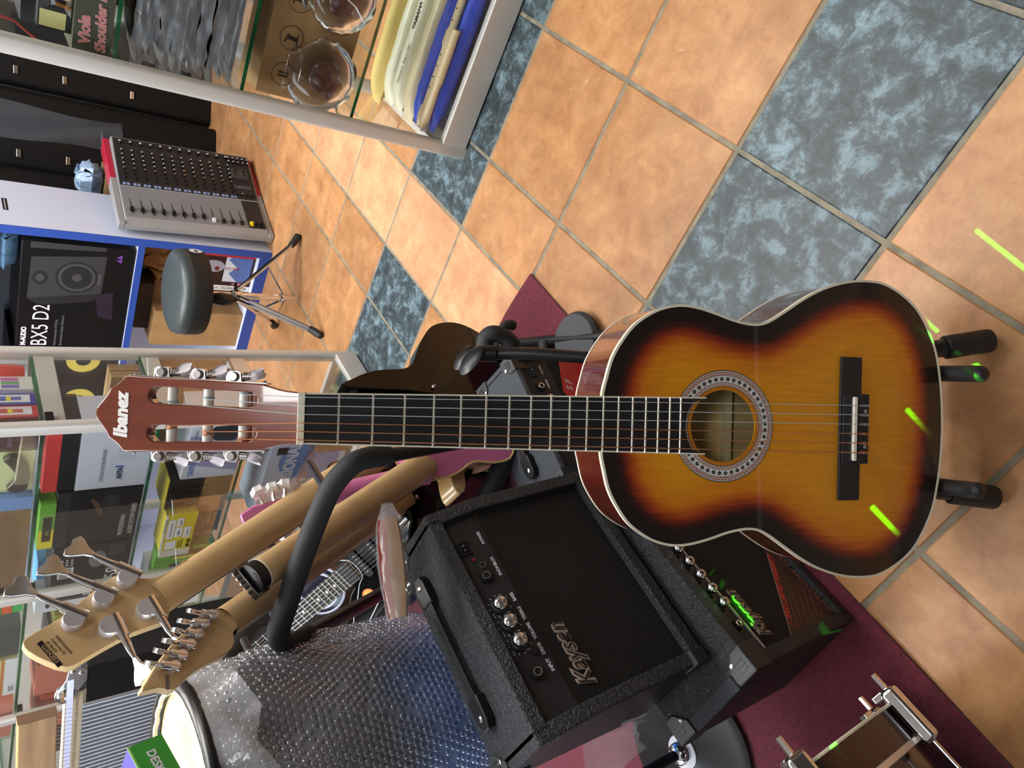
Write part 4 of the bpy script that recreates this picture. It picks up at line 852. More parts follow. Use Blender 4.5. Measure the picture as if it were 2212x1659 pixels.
# second bay : reed boxes and others
for i, (x0, x1, z0, z1, c_, nm) in enumerate(((-1.02, -.86, .6785, .86, (92, 92, 96), 'grey reed box at the left bay of the corner showcase'), (-1.20, -1.03, .6785, .88, (196, 116, 96), 'salmon reed box with printed name in the left bay'), (-1.235+.0, -1.205, .6785, .86, (160, 66, 40), 'narrow rust red box in the left bay'), (-1.42, -1.27, .6785, .87, (198, 120, 100), 'second salmon reed box at the far left bay'), (-.86, -.79, .6785, .85, (150, 142, 60), 'olive yellow box next to the left post'), (-1.15, -.96, .9325, 1.06, (214, 200, 150), 'patterned yellow and white box on the top left shelf'), (-.94, -.80, .9325, 1.05, (70, 74, 72), 'dark green grey box on the top left shelf'), (-1.40, -1.20, .9325, 1.06, (206, 132, 116), 'pink reed box on the top left shelf'), (-1.6, -1.44, .6785, .84, (70, 70, 74), 'dark grey box at the end of the left bay'))):
    b = kb('product_box', nm, 'box', x0, x1, .03, z0, z1, .12, M(c_, .5))
    if 'salmon' in nm: tx(b, 'RICO', .03, M((110, 60, 52), .5), .135, .10, 180, width=.09)
    if 'patterned' in nm: prt(b, [RC(.0, .0, .19, .03), RC(0, .1, .19, .127)], cW, 'white_band'); prt(b, [RC(.001, .034, .19, .040)], M((200, 120, 60), .5), 'orange_band', z=.0003); tx(b, 'ESC', .018, cK, .02, .006)
    if 'olive' in nm: prt(b, [RC(.01, .1, .06, .15)], m_card, 'label')
for i, (x0, x1, z0, z1, c_, nm) in enumerate(((-.86, -.70, .4355, .60, (226, 228, 232), 'white cable packet box low in the left bay'), (-1.0, -.88, .4355, .62, (186, 200, 150), 'pale green card pack with a guitar strap picture'), (-1.13, -1.02, .4355, .60, (110, 176, 70), 'green harmonica box low in the left bay'), (-.72, -.66, .0805, .25, (140, 84, 72), 'brick red box at the bottom of the left bay'), (-1.05, -.75, .0805, .30, (104, 88, 82), 'brown grey box at the bottom of the left bay'), (-1.24, -1.14, .4355, .60, (66, 110, 170), 'blue box low in the left bay'), (-1.45, -1.28, .4355, .6, (190, 110, 80), 'orange box low at the far left bay'), (-1.5, -1.1, .0805, .3, (88, 92, 90), 'grey box at the bottom of the far left bay'))):
    b = kb('product_box', nm, 'box', x0, x1, .03, z0, z1, .12, M(c_, .5))
    if 'white cable' in nm: prt(b, [RC(.03, .05, .09, .11)], M((34, 40, 46), .5), 'picture'); prt(b, [RC(.01, .125, .14, .15)], cG, 'print')
    if 'pale green' in nm: prt(b, [ellipse(.06, .1, .035, .06)], M((58, 60, 58), .5), 'strap_picture')
# things seen through the end pane
for i, (c_, nm) in enumerate((((56, 60, 160), 'blue'), ((204, 60, 60), 'red'))):
    b = carton('marker_box', '%s marker pen box stacked at the showcase end' % nm, 'box', P2c(-.13, .075-.045*i, .9325), ky*-1 if False else -kx, -ky, (.10, .038, .085), M(c_, .5)) if False else carton('marker_box', '%s marker pen box at the end of the top shelf' % nm, 'box', P2c(-.016, .055+.045*(1-i), .9325)-ky*.0, ky, -kx, (.040, .12, .11), M(c_, .5))
    prt(b, [RC(.006, .012, .034, .10)], cW, 'white_window'); prt(b, [RC(.014, .03, .026, .05), RC(.012, .05, .028, .085)], M((70, 90, 180) if i == 0 else (190, 70, 60), .5), 'pen_picture', z=.0003); prt(b, [RC(.012, .05, .028, .06)], cYel, 'pen_band', z=.0006)
pk = carton('pen_pouch', 'clear pouch of coloured pen caps on the top shelf end', 'pouch', P2c(-.018, .158, .9325), ky, -kx, (.05, .10, .07), M((206, 210, 206), .3))
for i, c_ in enumerate(((120, 90, 180), (90, 160, 110), (190, 90, 160))): prt(pk, [RC(.005+.014*i, .03, .016+.014*i, .065)], M(c_, .4), 'cap')
rd = MB().tube([P2c(-.04, .245, .945+.0), P2c(-.04, .245, .98), P2c(-.04, .245, 1.03), P2c(-.04, .245, 1.06)], [.022, .025, .025, .012], 16).build('red_bottle', M((200, 60, 50), .35), smooth=50); tag(rd, 'red squat bottle on the top shelf end', 'bottle')
bb_ = carton('product_box', 'pale blue white box beside the red bottle on the top shelf', 'box', P2c(-.03, .275, .9325), ky, -kx, (.03, .09, .10), cWm)
b = carton('product_box', 'brown mesh-printed cardboard box on the showcase floor', 'box', P2c(-.035, .075, .0805), (ky-kx*.35), (-kx-ky*.35), (.10, .16, .115), m_card2)
prt(b, [ellipse(.05, .06, .025, .016)], M((110, 84, 54), .7), 'speaker_picture'); prt(b, [RC(.02, .085, .07, .09), RC(.02, .096, .06, .1)], M((90, 70, 46), .7), 'print')
for i in range(2):
    b = carton('product_box', '%s slim cardboard box standing on the middle shelf end' % ('near', 'far')[i], 'box', P2c(-.03, .215+.032*i, .6785), ky, -kx, (.028, .16, .075), m_card)
b = carton('product_box', 'brown box with printed text at the lower shelf end', 'box', P2c(-.028, .13, .4355), ky, -kx, (.16, .18, .20), m_card2); prt(b, [RC(.02, .15, .05, .156), RC(.02, .165, .06, .171), RC(.09, .12, .12, .15)], M((80, 60, 42), .7), 'print')
# ------------------------------------------------------------------ blue and white shelf unit at the back
U0 = WZ(588, 546); ux, uy = -BX, -AX
su = thing('shelf_unit', 'white shelf unit with blue edges behind the showcase', 'shelf unit', frame(U0, ux, uy))
m_lam = mat('white_laminate', (206, 214, 236), .4); m_bedge = mat('blue_edge_band', (44, 78, 168), .4)
UD = .33
MB().b2((-.022, 0, 0), (0, UD, 1.5)).build('side_panel', m_lam, su); MB().b2((-.030, -.004, 0), (.0005, 0, 1.5)).build('edge_band', m_bedge, su)
MB().b2((-2.0, UD-.012, 0), (-.022, UD, 1.5)).build('back_panel', m_lam, su)
for z0, z1 in ((.0, .045), (.482, .505), (.95, .972), (1.42, 1.445)):
    MB().b2((-2.0, .002, z0), (-.022, UD-.012, z1)).build('shelf_board', m_lam, su); MB().b2((-2.0, -.004, z0), (-.030, .0, z1)).build('edge_band', m_bedge, su)
MB().b2((-1.02, .002, .045), (-1.0, UD-.012, 1.42)).build('divider', m_lam, su); MB().b2((-2.02, 0, 0), (-2.0, UD, 1.5)).build('side_panel', m_lam, su)
prt_ = MB().b2((.0006, .105, .90), (.0008, .19, .915)).build('name_tape', cK, su); MB().b2((.0009, .11, .905), (.0010, .185, .91)).build('tape_lettering', M((150, 150, 156), .5), prt_)
def PU(x, y, z): return U0+ux*x+uy*y+ZX*z
def ub(name, label, cat, x0, x1, y, z0, z1, dep, m, **k): return carton(name, label, cat, PU(x0, y, z0), ux, uy, (x1-x0, dep, z1-z0), m, **k)
b = ub('product_box', 'black studio monitor box with white model lettering on the blue shelf', 'box', -.52, -.058, .01, .5055, .865, .28, M((14, 13, 16), .3))
m_sp1, m_sp2, m_sp3 = M((52, 52, 58), .5), M((30, 30, 34), .5), M((66, 66, 72), .5)
prt(b, [[(.225, .335), (.40, .33), (.425, .095), (.26, .10)]], m_sp1, 'speaker_picture', z=.0002); prt(b, [[(.435, .335), (.4615, .335), (.4615, .10), (.445, .10)]], m_sp1, 'speaker_picture', z=.0002)
prt(b, [[(.195, .30), (.225, .335), (.26, .10), (.222, .13)]], m_sp2, 'speaker_side', z=.0003)
for r_, m_, z_ in ((.068, m_sp2, .0004), (.060, m_sp3, .0006), (.050, m_sp2, .0008), (.016, m_sp3, .001)): prt(b, [ellipse(.325, .185, r_, r_*1.0, 28)], m_, 'cone_picture', z=z_)
for r_, m_ in ((.03, m_sp2), (.016, m_sp3)): prt(b, [ellipse(.315, .30, r_, r_*.8, 20)], m_, 'tweeter_picture', z=.0006 if r_ > .02 else .0008)
prt(b, [[(.15, .10), (.25, .12), (.27, .06), (.14, .05)]], M((36, 22, 44), .5), 'purple_glow', z=.0001)
tx(b, 'BX5 D2', .075, cW, .012, .262, width=.185); tx(b, 'M-AUDIO', .022, cW, .010, .33, width=.085, bold=.0012); tx(b, 'Next-Generation 70-Watt', .013, cG, .012, .232, width=.12); tx(b, 'Bi-Amplified Studio Monitors', .013, cG, .012, .212, width=.14)
prt(b, [[(.40, .045), (.412, .065), (.418, .045), (.424, .065), (.436, .045)]], M((110, 60, 150), .5), 'purple_emblem'); tx(b, 'M-AUDIO', .012, cG, .30, .108, width=.045)
b = ub('product_box', 'black speaker box with two yellow cone pictures behind the showcase glass', 'box', -.985, -.535, .02, .5055, .88, .26, M((16, 16, 18), .3))
for i, cx in enumerate((.395, .185)):
    for r_, m_, z_ in ((.082, M((34, 35, 38), .4), .0004), (.074, M((16, 16, 18), .4), .0006), (.060, M((206, 188, 92), .5), .0008), (.027, M((34, 34, 38), .35), .0010)): prt(b, [ellipse(cx, .128, r_, r_, 28)], m_, 'cone_picture', z=z_)
    prt(b, [ellipse(cx-.005, .245, .03, .03, 20)], M((36, 36, 40), .4), 'tweeter_picture', z=.0004); prt(b, [ellipse(cx+.06, .21, .006, .006, 10)], M((120, 126, 140), .5), 'dot', z=.0004)
b = ub('product_box', 'white flat box leaning before the yellow cone speaker box', 'box', -1.0, -.865, -.045, .5055, .635, .04, cW); prt(b, [RC(.04, .02, .055, .03), RC(.06, .02, .09, .025)], cG, 'print')
cl = padded('folded_cloth', 'light blue folded cloth on top of the studio monitor box', 'cloth', 0, 0, 0, (.16, .16, .09), mat('blue_cloth', (120, 172, 220), .8, bump=(20, .8)), 44, .02); cl.matrix_world = frame(PU(-.20, .03, .8655), ux, uy)
# lower compartment
b = ub('product_box', 'red and blue automatic voltage regulator box on the bottom shelf', 'box', -.225, -.034, .03, .0455, .275, .22, M((40, 20, 26), .4))
prt(b, [RC(.168, .001, .190, .228)], M((190, 44, 52), .4), 'red_band'); prt(b, [RC(.05, .012, .167, .12)], M((84, 112, 178), .4), 'sky_picture'); prt(b, [[(.05, .12), (.05, .06), (.09, .10), (.12, .07), (.155, .11), (.167, .10), (.167, .12)]], M((196, 208, 226), .4), 'mountain_picture', z=.0003)
prt(b, [ellipse(.12, .165, .028, .045)], M((150, 150, 168), .4), 'device_picture'); prt(b, [ellipse(.11, .15, .010, .010)], M((110, 40, 50), .4), 'button_picture', z=.0003); prt(b, [RC(.005, .001, .03, .228)], cW, 'text_band')
text('AUTOMATIC VOLTAGE', .018, M((46, 44, 56), .5), b, FF @ TR(.024, .012, .0006) @ RZ(90), extrude=.0001, width=.20); tx(b, '20KVA', .02, M((170, 40, 50), .5), .12, .06, 90); prt(b, [ellipse(-.0+.040, .05, .006, .03)], M((200, 120, 150), .5), 'pink_emblem', z=.0003)
ub('product_box', 'brown cardboard carton low in the shelf unit behind the drum stool', 'box', -.505, -.335, .02, .0455, .40, .26, m_card)
ub('product_box', 'flat brown carton stacked behind the stool seat', 'box', -.335, -.235, .10, .0455, .40, .18, m_card2)
ub('product_box', 'dark carton lying on the cartons in the lower compartment', 'box', -.47, -.25, .09, .4005, .455, .18, M((58, 44, 38), .6))
pb_ = padded('crumpled_paper', 'crumpled brown packing paper at the top of the lower compartment', 'paper', 0, 0, 0, (.15, .12, .11), mat('kraft_paper', (178, 130, 80), .8, bump=(14, 1.0)), 45, .05); pb_.matrix_world = frame(PU(-.225, .10, .30), ux, uy)
pbx = ub('product_box', 'navy blue box under the crumpled packing paper', 'box', -.232, -.05, .10, .2755, .33, .14, M((34, 46, 110), .5))
pb_.location.z = .331
# ------------------------------------------------------------------ mixing console standing on its end
mo = V((.656, 2.862, 0)); mex = V((.79, .61, 0)).normalized(); men = V((.61, -.79, 0)).normalized()
lean = R(2)
mup = (ZX*math.cos(lean)-men*math.sin(lean)).normalized(); mnn = mex.cross(mup)
MXM = Matrix(((mex.x, mup.x, mnn.x, mo.x), (mex.y, mup.y, mnn.y, mo.y), (mex.z, mup.z, mnn.z, mo.z+.004), (0, 0, 0, 1)))
mx_ = thing('mixing_console', 'grey mixing console with red cheeks standing on its end against the shelf unit', 'mixer', MXM)
ML, MD = .575, .45
m_mg = mat('console_grey', (150, 152, 156), .4, metal=.2); m_mk = mat('console_black', (30, 31, 35), .5); m_mr = mat('console_red_cheek', (170, 34, 56), .35)
m_mlg = mat('console_fader_grey', (118, 122, 128), .5)
# section (depth x, thickness z): low front with wrist rest, rising back
secs = [(0, -.07), (0, -.045), (.02, -.03), (.19, -.02), (.44, .02), (.45, .005), (.45, -.07)]
YX = MB(); YX.add([(p[0], .022, p[1]) for p in secs]+[(p[0], ML-.022, p[1]) for p in secs], [tuple(range(6, -1, -1)), tuple(range(7, 14))]+[(i, (i+1) % 7, 7+(i+1) % 7, 7+i) for i in range(7)])
YX.build('chassis', m_mg, mx_, bevel=.004)
for y0, y1 in ((0, .022), (ML-.022, ML)):
    for lo_, hi_, mm, nm in (((0, 0), (.24, 0), m_mg, 'grey_cheek'), ((.24, 0), (.46, 0), m_mr, 'red_cheek')):
        zz = lambda x: -.04+.13*max(0, (x-.05))*.5+.006
        pts = [(x, zz(x)) for x in np.linspace(lo_[0], hi_[0], 5)]; pl_ = [(p[0], -.074) for p in pts[::-1]]+pts
        n = len(pl_); c = MB(); c.add([(p[0], y0, p[1]) for p in pl_]+[(p[0], y1, p[1]) for p in pl_], [tuple(range(n)), tuple(range(2*n-1, n-1, -1))]+[(i, n+i, n+(i+1) % n, (i+1) % n) for i in range(n)]); c.build(nm, mm, mx_, bevel=.003)
fz = lambda x: (-.03+(x-.02)*.0588 if x < .19 else -.02+(x-.19)*.16)+.0012
tl = MB(); tl.quad((.195, .028, fz(.195)), (.435, .028, fz(.435)), (.435, ML-.028, fz(.435)), (.195, ML-.028, fz(.195))); tl.build('knob_panel', m_mk, mx_)
tl = MB(); tl.quad((.03, .10, fz(.03)), (.188, .10, fz(.188)), (.188, ML-.028, fz(.188)), (.03, ML-.028, fz(.03))); tl.build('fader_panel', m_mlg, mx_)
tl = MB(); tl.quad((.03, .028, fz(.03)), (.188, .028, fz(.188)), (.188, .098, fz(.188)), (.03, .098, fz(.03))); tl.build('master_panel', m_mk, mx_)
m_kw = M((205, 206, 210), .35); m_kk = M((14, 14, 16), .4); m_kc = [M((206, 208, 212), .35), M((206, 208, 212), .35), M((176, 130, 80), .4), M((90, 110, 150), .4), M((150, 80, 90), .4)]
def mknob(x, y, m, r=.0062, h=.011):
    o = MB().lathe([(r, 0), (r*.85, h)], 8, TR(x, y, fz(x))).build('knob', m_kk, mx_); MB().lathe([(r*.62, h), (r*.6, h+.001)], 8, TR(x, y, fz(x))).build('knob_cap', m, o)
NC = 12
for c in range(NC):
    y = ML-.05-.0365*c
    mknob(.41, y, m_kw, .0075)
    for k in range(7): mknob(.365-.0225*k, y-.006*((k+1) % 2)*0, m_kc[min(4, k//2)] if k < 5 else m_kk, .0052)
    sw_ = MB(); sw_.b2((.197, y-.012, fz(.2)), (.208, y-.002, fz(.2)+.003)); sw_.b2((.197, y+.002, fz(.2)), (.208, y+.012, fz(.2)+.003)); sw_.build('channel_buttons', M((130, 150, 196), .4), mx_)
    MB().b2((.045, y-.0008, fz(.045)), (.175, y+.0008, fz(.11)+.001)).build('fader_slot', m_kk, mx_)
    xf = .065 if c < 8 else .05
    o = MB().hexa([(xf-.010, y-.006, fz(xf)), (xf+.010, y-.006, fz(xf)), (xf+.010, y+.006, fz(xf)), (xf-.010, y+.006, fz(xf)), (xf-.004, y-.005, fz(xf)+.014), (xf+.004, y-.005, fz(xf)+.014), (xf+.004, y+.005, fz(xf)+.014), (xf-.004, y+.005, fz(xf)+.014)]).build('fader', m_kk if c != 8 else m_kw, mx_)
for i, (y, m_) in enumerate(((.085, M((222, 210, 30), .4)), (.06, m_kk), (.04, m_kk))):
    xf = .05; MB().hexa([(xf-.010, y-.006, fz(xf)), (xf+.010, y-.006, fz(xf)), (xf+.010, y+.006, fz(xf)), (xf-.010, y+.006, fz(xf)), (xf-.004, y-.005, fz(xf)+.014), (xf+.004, y-.005, fz(xf)+.014), (xf+.004, y+.005, fz(xf)+.014), (xf-.004, y+.005, fz(xf)+.014)]).build('fader', m_, mx_)
for k in range(5):
    for j in range(2): mknob(.41-.02*j, .115-.02*k, m_kw, .006)
dsp = MB(); dsp.b2((.30, .045, fz(.30)), (.36, .115, fz(.36)+.001)); dsp.build('effects_panel', M((56, 58, 64), .45), mx_)
for k in range(4): mknob(.325+.02*(k % 2), .06+.035*(k//2), m_kk, .005); mknob(.215, .045+.022*k, m_kw if k == 2 else m_kk, .005)
eq = MB(); [eq.b2((.25, .045+.009*k, fz(.26)), (.268, .048+.009*k, fz(.26)+.003)) for k in range(9)]; eq.build('equaliser_sliders', M((110, 112, 120), .4), mx_)
# ------------------------------------------------------------------ black cases, clear bag, things behind the console
for i, (px_, py_, lab, w_, h_, r_) in enumerate(((1.12, 3.62, 'black instrument case leaning behind the console, nearest the showcase', .34, 1.15, 0), (.76, 3.44, 'black hard case with small latches behind the mixing console', .30, 1.10, 4), (1.50, 3.66, 'tall black case hidden behind the right showcase', .36, 1.2, -4), (1.90, 3.5, 'black case at the far right behind the showcase', .34, 1.1, -8))):
    t = thing('instrument_case', lab, 'case', frame((px_, py_, 0), Matrix.Rotation(R(-6+r_), 3, 'Z') @ V((1, 0, 0)), Matrix.Rotation(R(-6+r_), 3, 'Z') @ V((0, 1, 0))), group='black instrument cases')
    MB().prism(rrect(-w_/2, 0, w_/2, .16, .03), .002, h_).build('shell', mat('case_black_%d' % i, (9, 9, 10), .6, spec=.25, bump=(90, .3)), t, bevel=.012)
    MB().b2((-w_/2-.003, .07, .01), (w_/2+.003, .09, h_-.01)).build('seam', m_blackplastic, t)
    for z in (.35, .62, .8): 
        o = MB().b2((-w_/2+.05, -.008, z), (-w_/2+.085, .0, z+.016)).build('latch', m_nickel, t, bevel=.002)
    hh = MB().tube(cr_spline([V((-.05, -.002, .5)), V((-.045, -.02, .5)), V((.045, -.02, .5)), V((.05, -.002, .5))], 4), .007, 8).build('handle', m_blackplastic, t)
cbg = MB(); 
bgp = [(-.05, .0), (.05, .02), (.06, .35), (.02, .52), (-.06, .5), (-.07, .3)]
cb_ = thing('plastic_bag', 'empty clear plastic bag hanging before the black cases', 'bag', frame((1.02, 3.20, .50), V((1, -.2, 0)), V((.2, 1, 0))))
rb = random.Random(5); cbg.grid([[(-.06+.12*u+.02*math.sin(6*v+u*3)*0.5, .012*math.sin(9*u+7*v)+.006*rb.random(), .5*v) for v in np.linspace(0, 1, 12)] for u in np.linspace(0, 1, 9)]); cbg.build('film', mat('thin_clear_bag', (190, 200, 220), .15, alpha=.08, spec=.9, bump=(30, .8)), cb_, smooth=70)
wc = carton('product_box', 'open brown carton between the white panel and the console', 'box', V((.74, 3.22, .30)), ux, uy, (.10, .12, .27), m_card); wc.matrix_world = frame(V((.80, 3.30, .0)), ux, uy); wc.scale = (1, 1, 2.05)
bw = padded('plastic_sheet', 'pale blue plastic sheet bunched on the carton by the white panel', 'sheet', 0, 0, 0, (.12, .10, .09), mat('blue_white_plastic', (150, 176, 206), .3, bump=(20, .8)), 46, .03); bw.matrix_world = frame(V((.79, 3.30, .556)), ux, uy)
# ------------------------------------------------------------------ drum stool
tc_ = V((.348, 2.654, 0)); dt = thing('drum_stool', 'round black drum stool with chrome tripod', 'stool', TR(*tc_))
m_seat = mat('seat_vinyl', (58, 66, 68), .38, bump=(400, .1)); m_seats = mat('seat_side_black', (20, 20, 22), .6)
MB().lathe([(.132, .368), (.146, .372), (.150, .385), (.151, .425), (.149, .432)], 40).build('seat_base', m_seats, dt, smooth=40)
MB().lathe([(.148, .431), (.150, .445), (.144, .462), (.125, .471), (.06, .476), (.001, .477)], 40).build('seat_cushion', m_seat, dt, smooth=60)
a_ = math.atan2(-.85, .53); lg = MB(); lg.lathe([(.022, 0), (.022, .0006)], 20); o = lg.build('seat_emblem', cW, dt); a_ = R(-58); o.matrix_local = frame((.1515*math.cos(a_+.55), .1515*math.sin(a_+.55), .405), (-math.sin(a_+.55), math.cos(a_+.55), 0), (0, 0, 1)); text('MSP', .014, cK, o, TR(-.015, -.005, .001), extrude=.0001, bold=.0006)
for z0, z1, r_ in ((.02, .24, .0125), (.2, .37, .010)): MB().cyl((0, 0, z0), (0, 0, z1), r_, 14).build('column', m_chrome, dt, smooth=40)
MB().lathe([(.016, .225), (.018, .23), (.018, .262), (.016, .266)], 16).build('leg_collar', m_chrome, dt, smooth=40); MB().lathe([(.015, .055), (.017, .06), (.017, .078), (.015, .082)], 16).build('brace_collar', m_chrome, dt, smooth=40)
MB().cyl((.014, 0, .247), (.045, 0, .247), .006, 8).build('height_screw', m_blackplastic, dt)
rbg = MB(); rbg.ball((-.02, -.012, .30), .025, 12, sc=(1, 1, 2.2)); rbg.build('wrapped_film', mat('black_bag_film', (18, 18, 20), .2, bump=(50, 1)), dt, smooth=60)
for q in ((650, 515), (697, 722), (600, 703)):
    f_ = WZ(*q); f_ = V((f_.x, f_.y, 0))-tc_; d = f_.normalized(); sd_ = V((-d.y, d.x, 0))
    for s_ in (-1, 1): MB().tube([d*.018+sd_*(s_*.008)+ZX*.245, f_*.94+sd_*(s_*.006)+ZX*.022], .0062, 8).build('leg', m_chrome, dt, smooth=40)
    MB().tube([d*.016+ZX*.068, f_*.52+ZX*.132], .0045, 8).build('brace', m_chrome, dt, smooth=40)
    ft_ = MB(); ft_.tube([f_*.86+ZX*.040, f_*.93+ZX*.026, f_*1.02+ZX*.014, f_*1.06+ZX*.012], [.012, .014, .014, .011], 12); ft_.build('rubber_foot', m_blackrub, dt, smooth=50)
# ------------------------------------------------------------------ instruments on the padded rack
m_maple = mat('satin_maple', (208, 176, 130), .45, noise=(5, (190, 156, 108), .35, .7, (9, 1, 1)), coat=.15)
m_maple2 = mat('headstock_maple', (216, 186, 140), .48, noise=(7, (202, 170, 122), .35, .7))
m_natural = mat('natural_ash', (214, 188, 130), .35, noise=(5, (180, 146, 92), .35, .65, (14, 1, 1)), coat=.4)
m_pink = mat('pink_lacquer', (216, 120, 168), .2, coat=.7)
m_disc = mat('polished_disc', (226, 226, 234), .22, metal=.55)
m_rose = mat('dark_fretboard', (30, 22, 22), .5)
class Axis:
    """instrument plane: nut pixel+depth, butt point, plane turned towards the camera"""
    def __init__(s, nut, butt, roll=0):
        s.N = nut; s.y = (nut-butt).normalized(); n = (CAM-(nut+butt)/2).normalized(); n = (n-s.y*n.dot(s.y)).normalized(); s.x = s.y.cross(n)
        if roll: q = Matrix.Rotation(R(roll), 3, s.y); s.x = q @ s.x; n = q @ n
        s.n = n; s.M = frame(nut, s.x, s.y); s.I = s.M.inverted(); s.L = (nut-butt).length
    def px(s, x, y, off=0): p = s.I @ WP(x, y, s.N+s.n*off, s.n); return (p.x, p.y)
    def pts(s, L, off=0): return [s.px(*q, off) for q in L]
def ccw(P): return P if sum(P[i][0]*P[(i+1) % len(P)][1]-P[(i+1) % len(P)][0]*P[i][1] for i in range(len(P))) > 0 else P[::-1]
def slab(root, name, P, z0, z1, m, r=.008, n=3, closed=True):
    P = cr_spline([V((*p, 0)) for p in P], n, True) if n else [V((*p, 0)) for p in P]
    return MB().prism(ccw([(p.x, p.y) for p in P]), z0, z1).build(name, m, root, bevel=r, seg=4)
def neckback(root, w0, w1, y1, th, m, ztop=0.0, y0=0.0, rows_=12):
    mb = MB(); g = []
    for i in range(rows_):
        t_ = i/(rows_-1); y = y0+(y1-y0)*t_; w_ = w0+(w1-w0)*t_; h = th*(1+.15*t_)
        g.append([(w_*math.cos(q), y, ztop+h*math.sin(q)**.85) for q in np.linspace(0, math.pi, 15)])
    mb.grid(g[::-1]); o = mb.build('neck', m, root, smooth=60)
    f = MB(); f.hexa([(-w0, y0, ztop-.006), (w0, y0, ztop-.006), (w1, y1, ztop-.006), (-w1, y1, ztop-.006), (-w0, y0, ztop), (w0, y0, ztop), (w1, y1, ztop), (-w1, y1, ztop)]); f.build('fretboard', m_rose, root)
    return o
# --- bass (seen from behind)
ax = Axis(WD(368, 1277, .99), WZ(1092, 800, .05), roll=16)
bs = thing('bass_guitar', 'black bass guitar seen from behind with five chrome tuners and maple neck', 'guitar', ax.M)
neckback(bs, .0235, .032, -.60, .021, m_maple, y0=.02)
ho_ = [(406, 1208), (376, 1229), (346, 1244), (322, 1250), (301, 1249), (280, 1246), (256, 1243), (235, 1253), (180, 1295), (129, 1337), (75, 1367), (57, 1380), (49, 1390), (62, 1408), (100, 1428), (146, 1442), (180, 1425), (226, 1398), (286, 1367), (346, 1346), (361, 1337), (365, 1322), (365, 1300), (374, 1288), (391, 1290)]
slab(bs, 'headstock', ax.pts(ho_, .012), -.003, .013, m_maple2, .002, 2)
def bass_tuner(disc, key, sg):
    p = V((*ax.px(*disc, .02), 0)); k = V((*ax.px(*key, .025), 0)); d = (k-p).normalized(); q = V((-d.y, d.x, 0))
    o = MB().lathe([(.0125, .013), (.0125, .026), (.0118, .0275)], 22, TR(p.x, p.y, 0)).build('tuning_gear', m_disc, bs, smooth=30)
    MB().tube([p-q*.010*sg+ZX*.021-d*.012, p-q*.010*sg+ZX*.021+d*.02], .0075, 12).build('gear_housing', m_chrome, o, smooth=40)
    MB().tube([p-q*.010*sg+ZX*.021+d*.018, p-q*.010*sg+ZX*.021+d*.040, p-q*.010*sg+ZX*.023+d*.052], [.0055, .0045, .003], 10).build('tuner_shaft', m_chrome, o, smooth=40)
    b_ = p-q*.010*sg+ZX*.024+d*.052
    kk = MB(); e = [(-.003, 0), (-.006, .010), (-.016, .022), (-.019, .030), (-.010, .034), (0, .031), (.010, .034), (.019, .030), (.016, .022), (.006, .010), (.003, 0)]
    kk.prism(e[::-1] if True else e, -.0025, .0025); kb_ = kk.build('clover_key', m_chrome, o, bevel=.0015); kb_.matrix_local = frame(b_, q*.97+ZX*.2 if sg > 0 else q*.35+ZX*.94, d)
for d_, k_ in (((275, 1250), (207, 1217)), ((223, 1292), (153, 1259)), ((158, 1340), (81, 1304))): bass_tuner(d_, k_, 1)
for d_, k_ in (((236, 1354), (271, 1422)), ((316, 1316), (358, 1380))): bass_tuner(d_, k_, -1)
p0 = V((*ax.px(108, 1390, .0265), .0133)); p1 = V((*ax.px(145, 1432, .0265), .0133)); dd = (p1-p0).normalized()
st = MB().b2((0, 0, 0), (.040, .006, .0002)).build('serial_plate', cK, bs); st.matrix_local = frame(V((*ax.px(82, 1380, .0265), .0133)), dd, V((0, 0, 1)).cross(dd)); text('GI3042853', .0065, m_maple2, st, TR(.006, .001, .0003), extrude=.0001, width=.028)
for i, s_ in enumerate(('MADE IN JAPAN', 'Conformity CE', '(P) 94-077')): text(s_, .0042, cK, bs, frame(V((*ax.px(100, 1372, .0265), .0133)), dd, ZX.cross(dd)) @ TR(.003, -.002-.0055*i+.012, 0), extrude=.0001)
rh = [(745, 845), (757, 827), (805, 809), (864, 805), (885, 794), (896, 765), (906, 742), (927, 713), (963, 704), (999, 711), (1041, 735), (1078, 772), (1100, 815)]
R_ = ax.pts(rh); Lf = [(-x*.97, y) for x, y in R_[::-1]]; yb = min(p[1] for p in R_)
neckpt = [(.034, R_[2][1]-.03), (-.034, R_[2][1]-.03)]
body = R_+[(.0, yb-.012)]+[(x, y+.02 if i > 8 else y) for i, (x, y) in enumerate(Lf)]+[(-.04, R_[3][1]-.015), (.04, R_[3][1]-.015)]
slab(bs, 'body', body, -.028, .014, mat('bass_black_lacquer', (6, 6, 7), .06, spec=.28), .012, 3)
MB().ball((*ax.px(930, 846), .016), .006, 10).build('strap_button', m_nickel, bs, smooth=60)
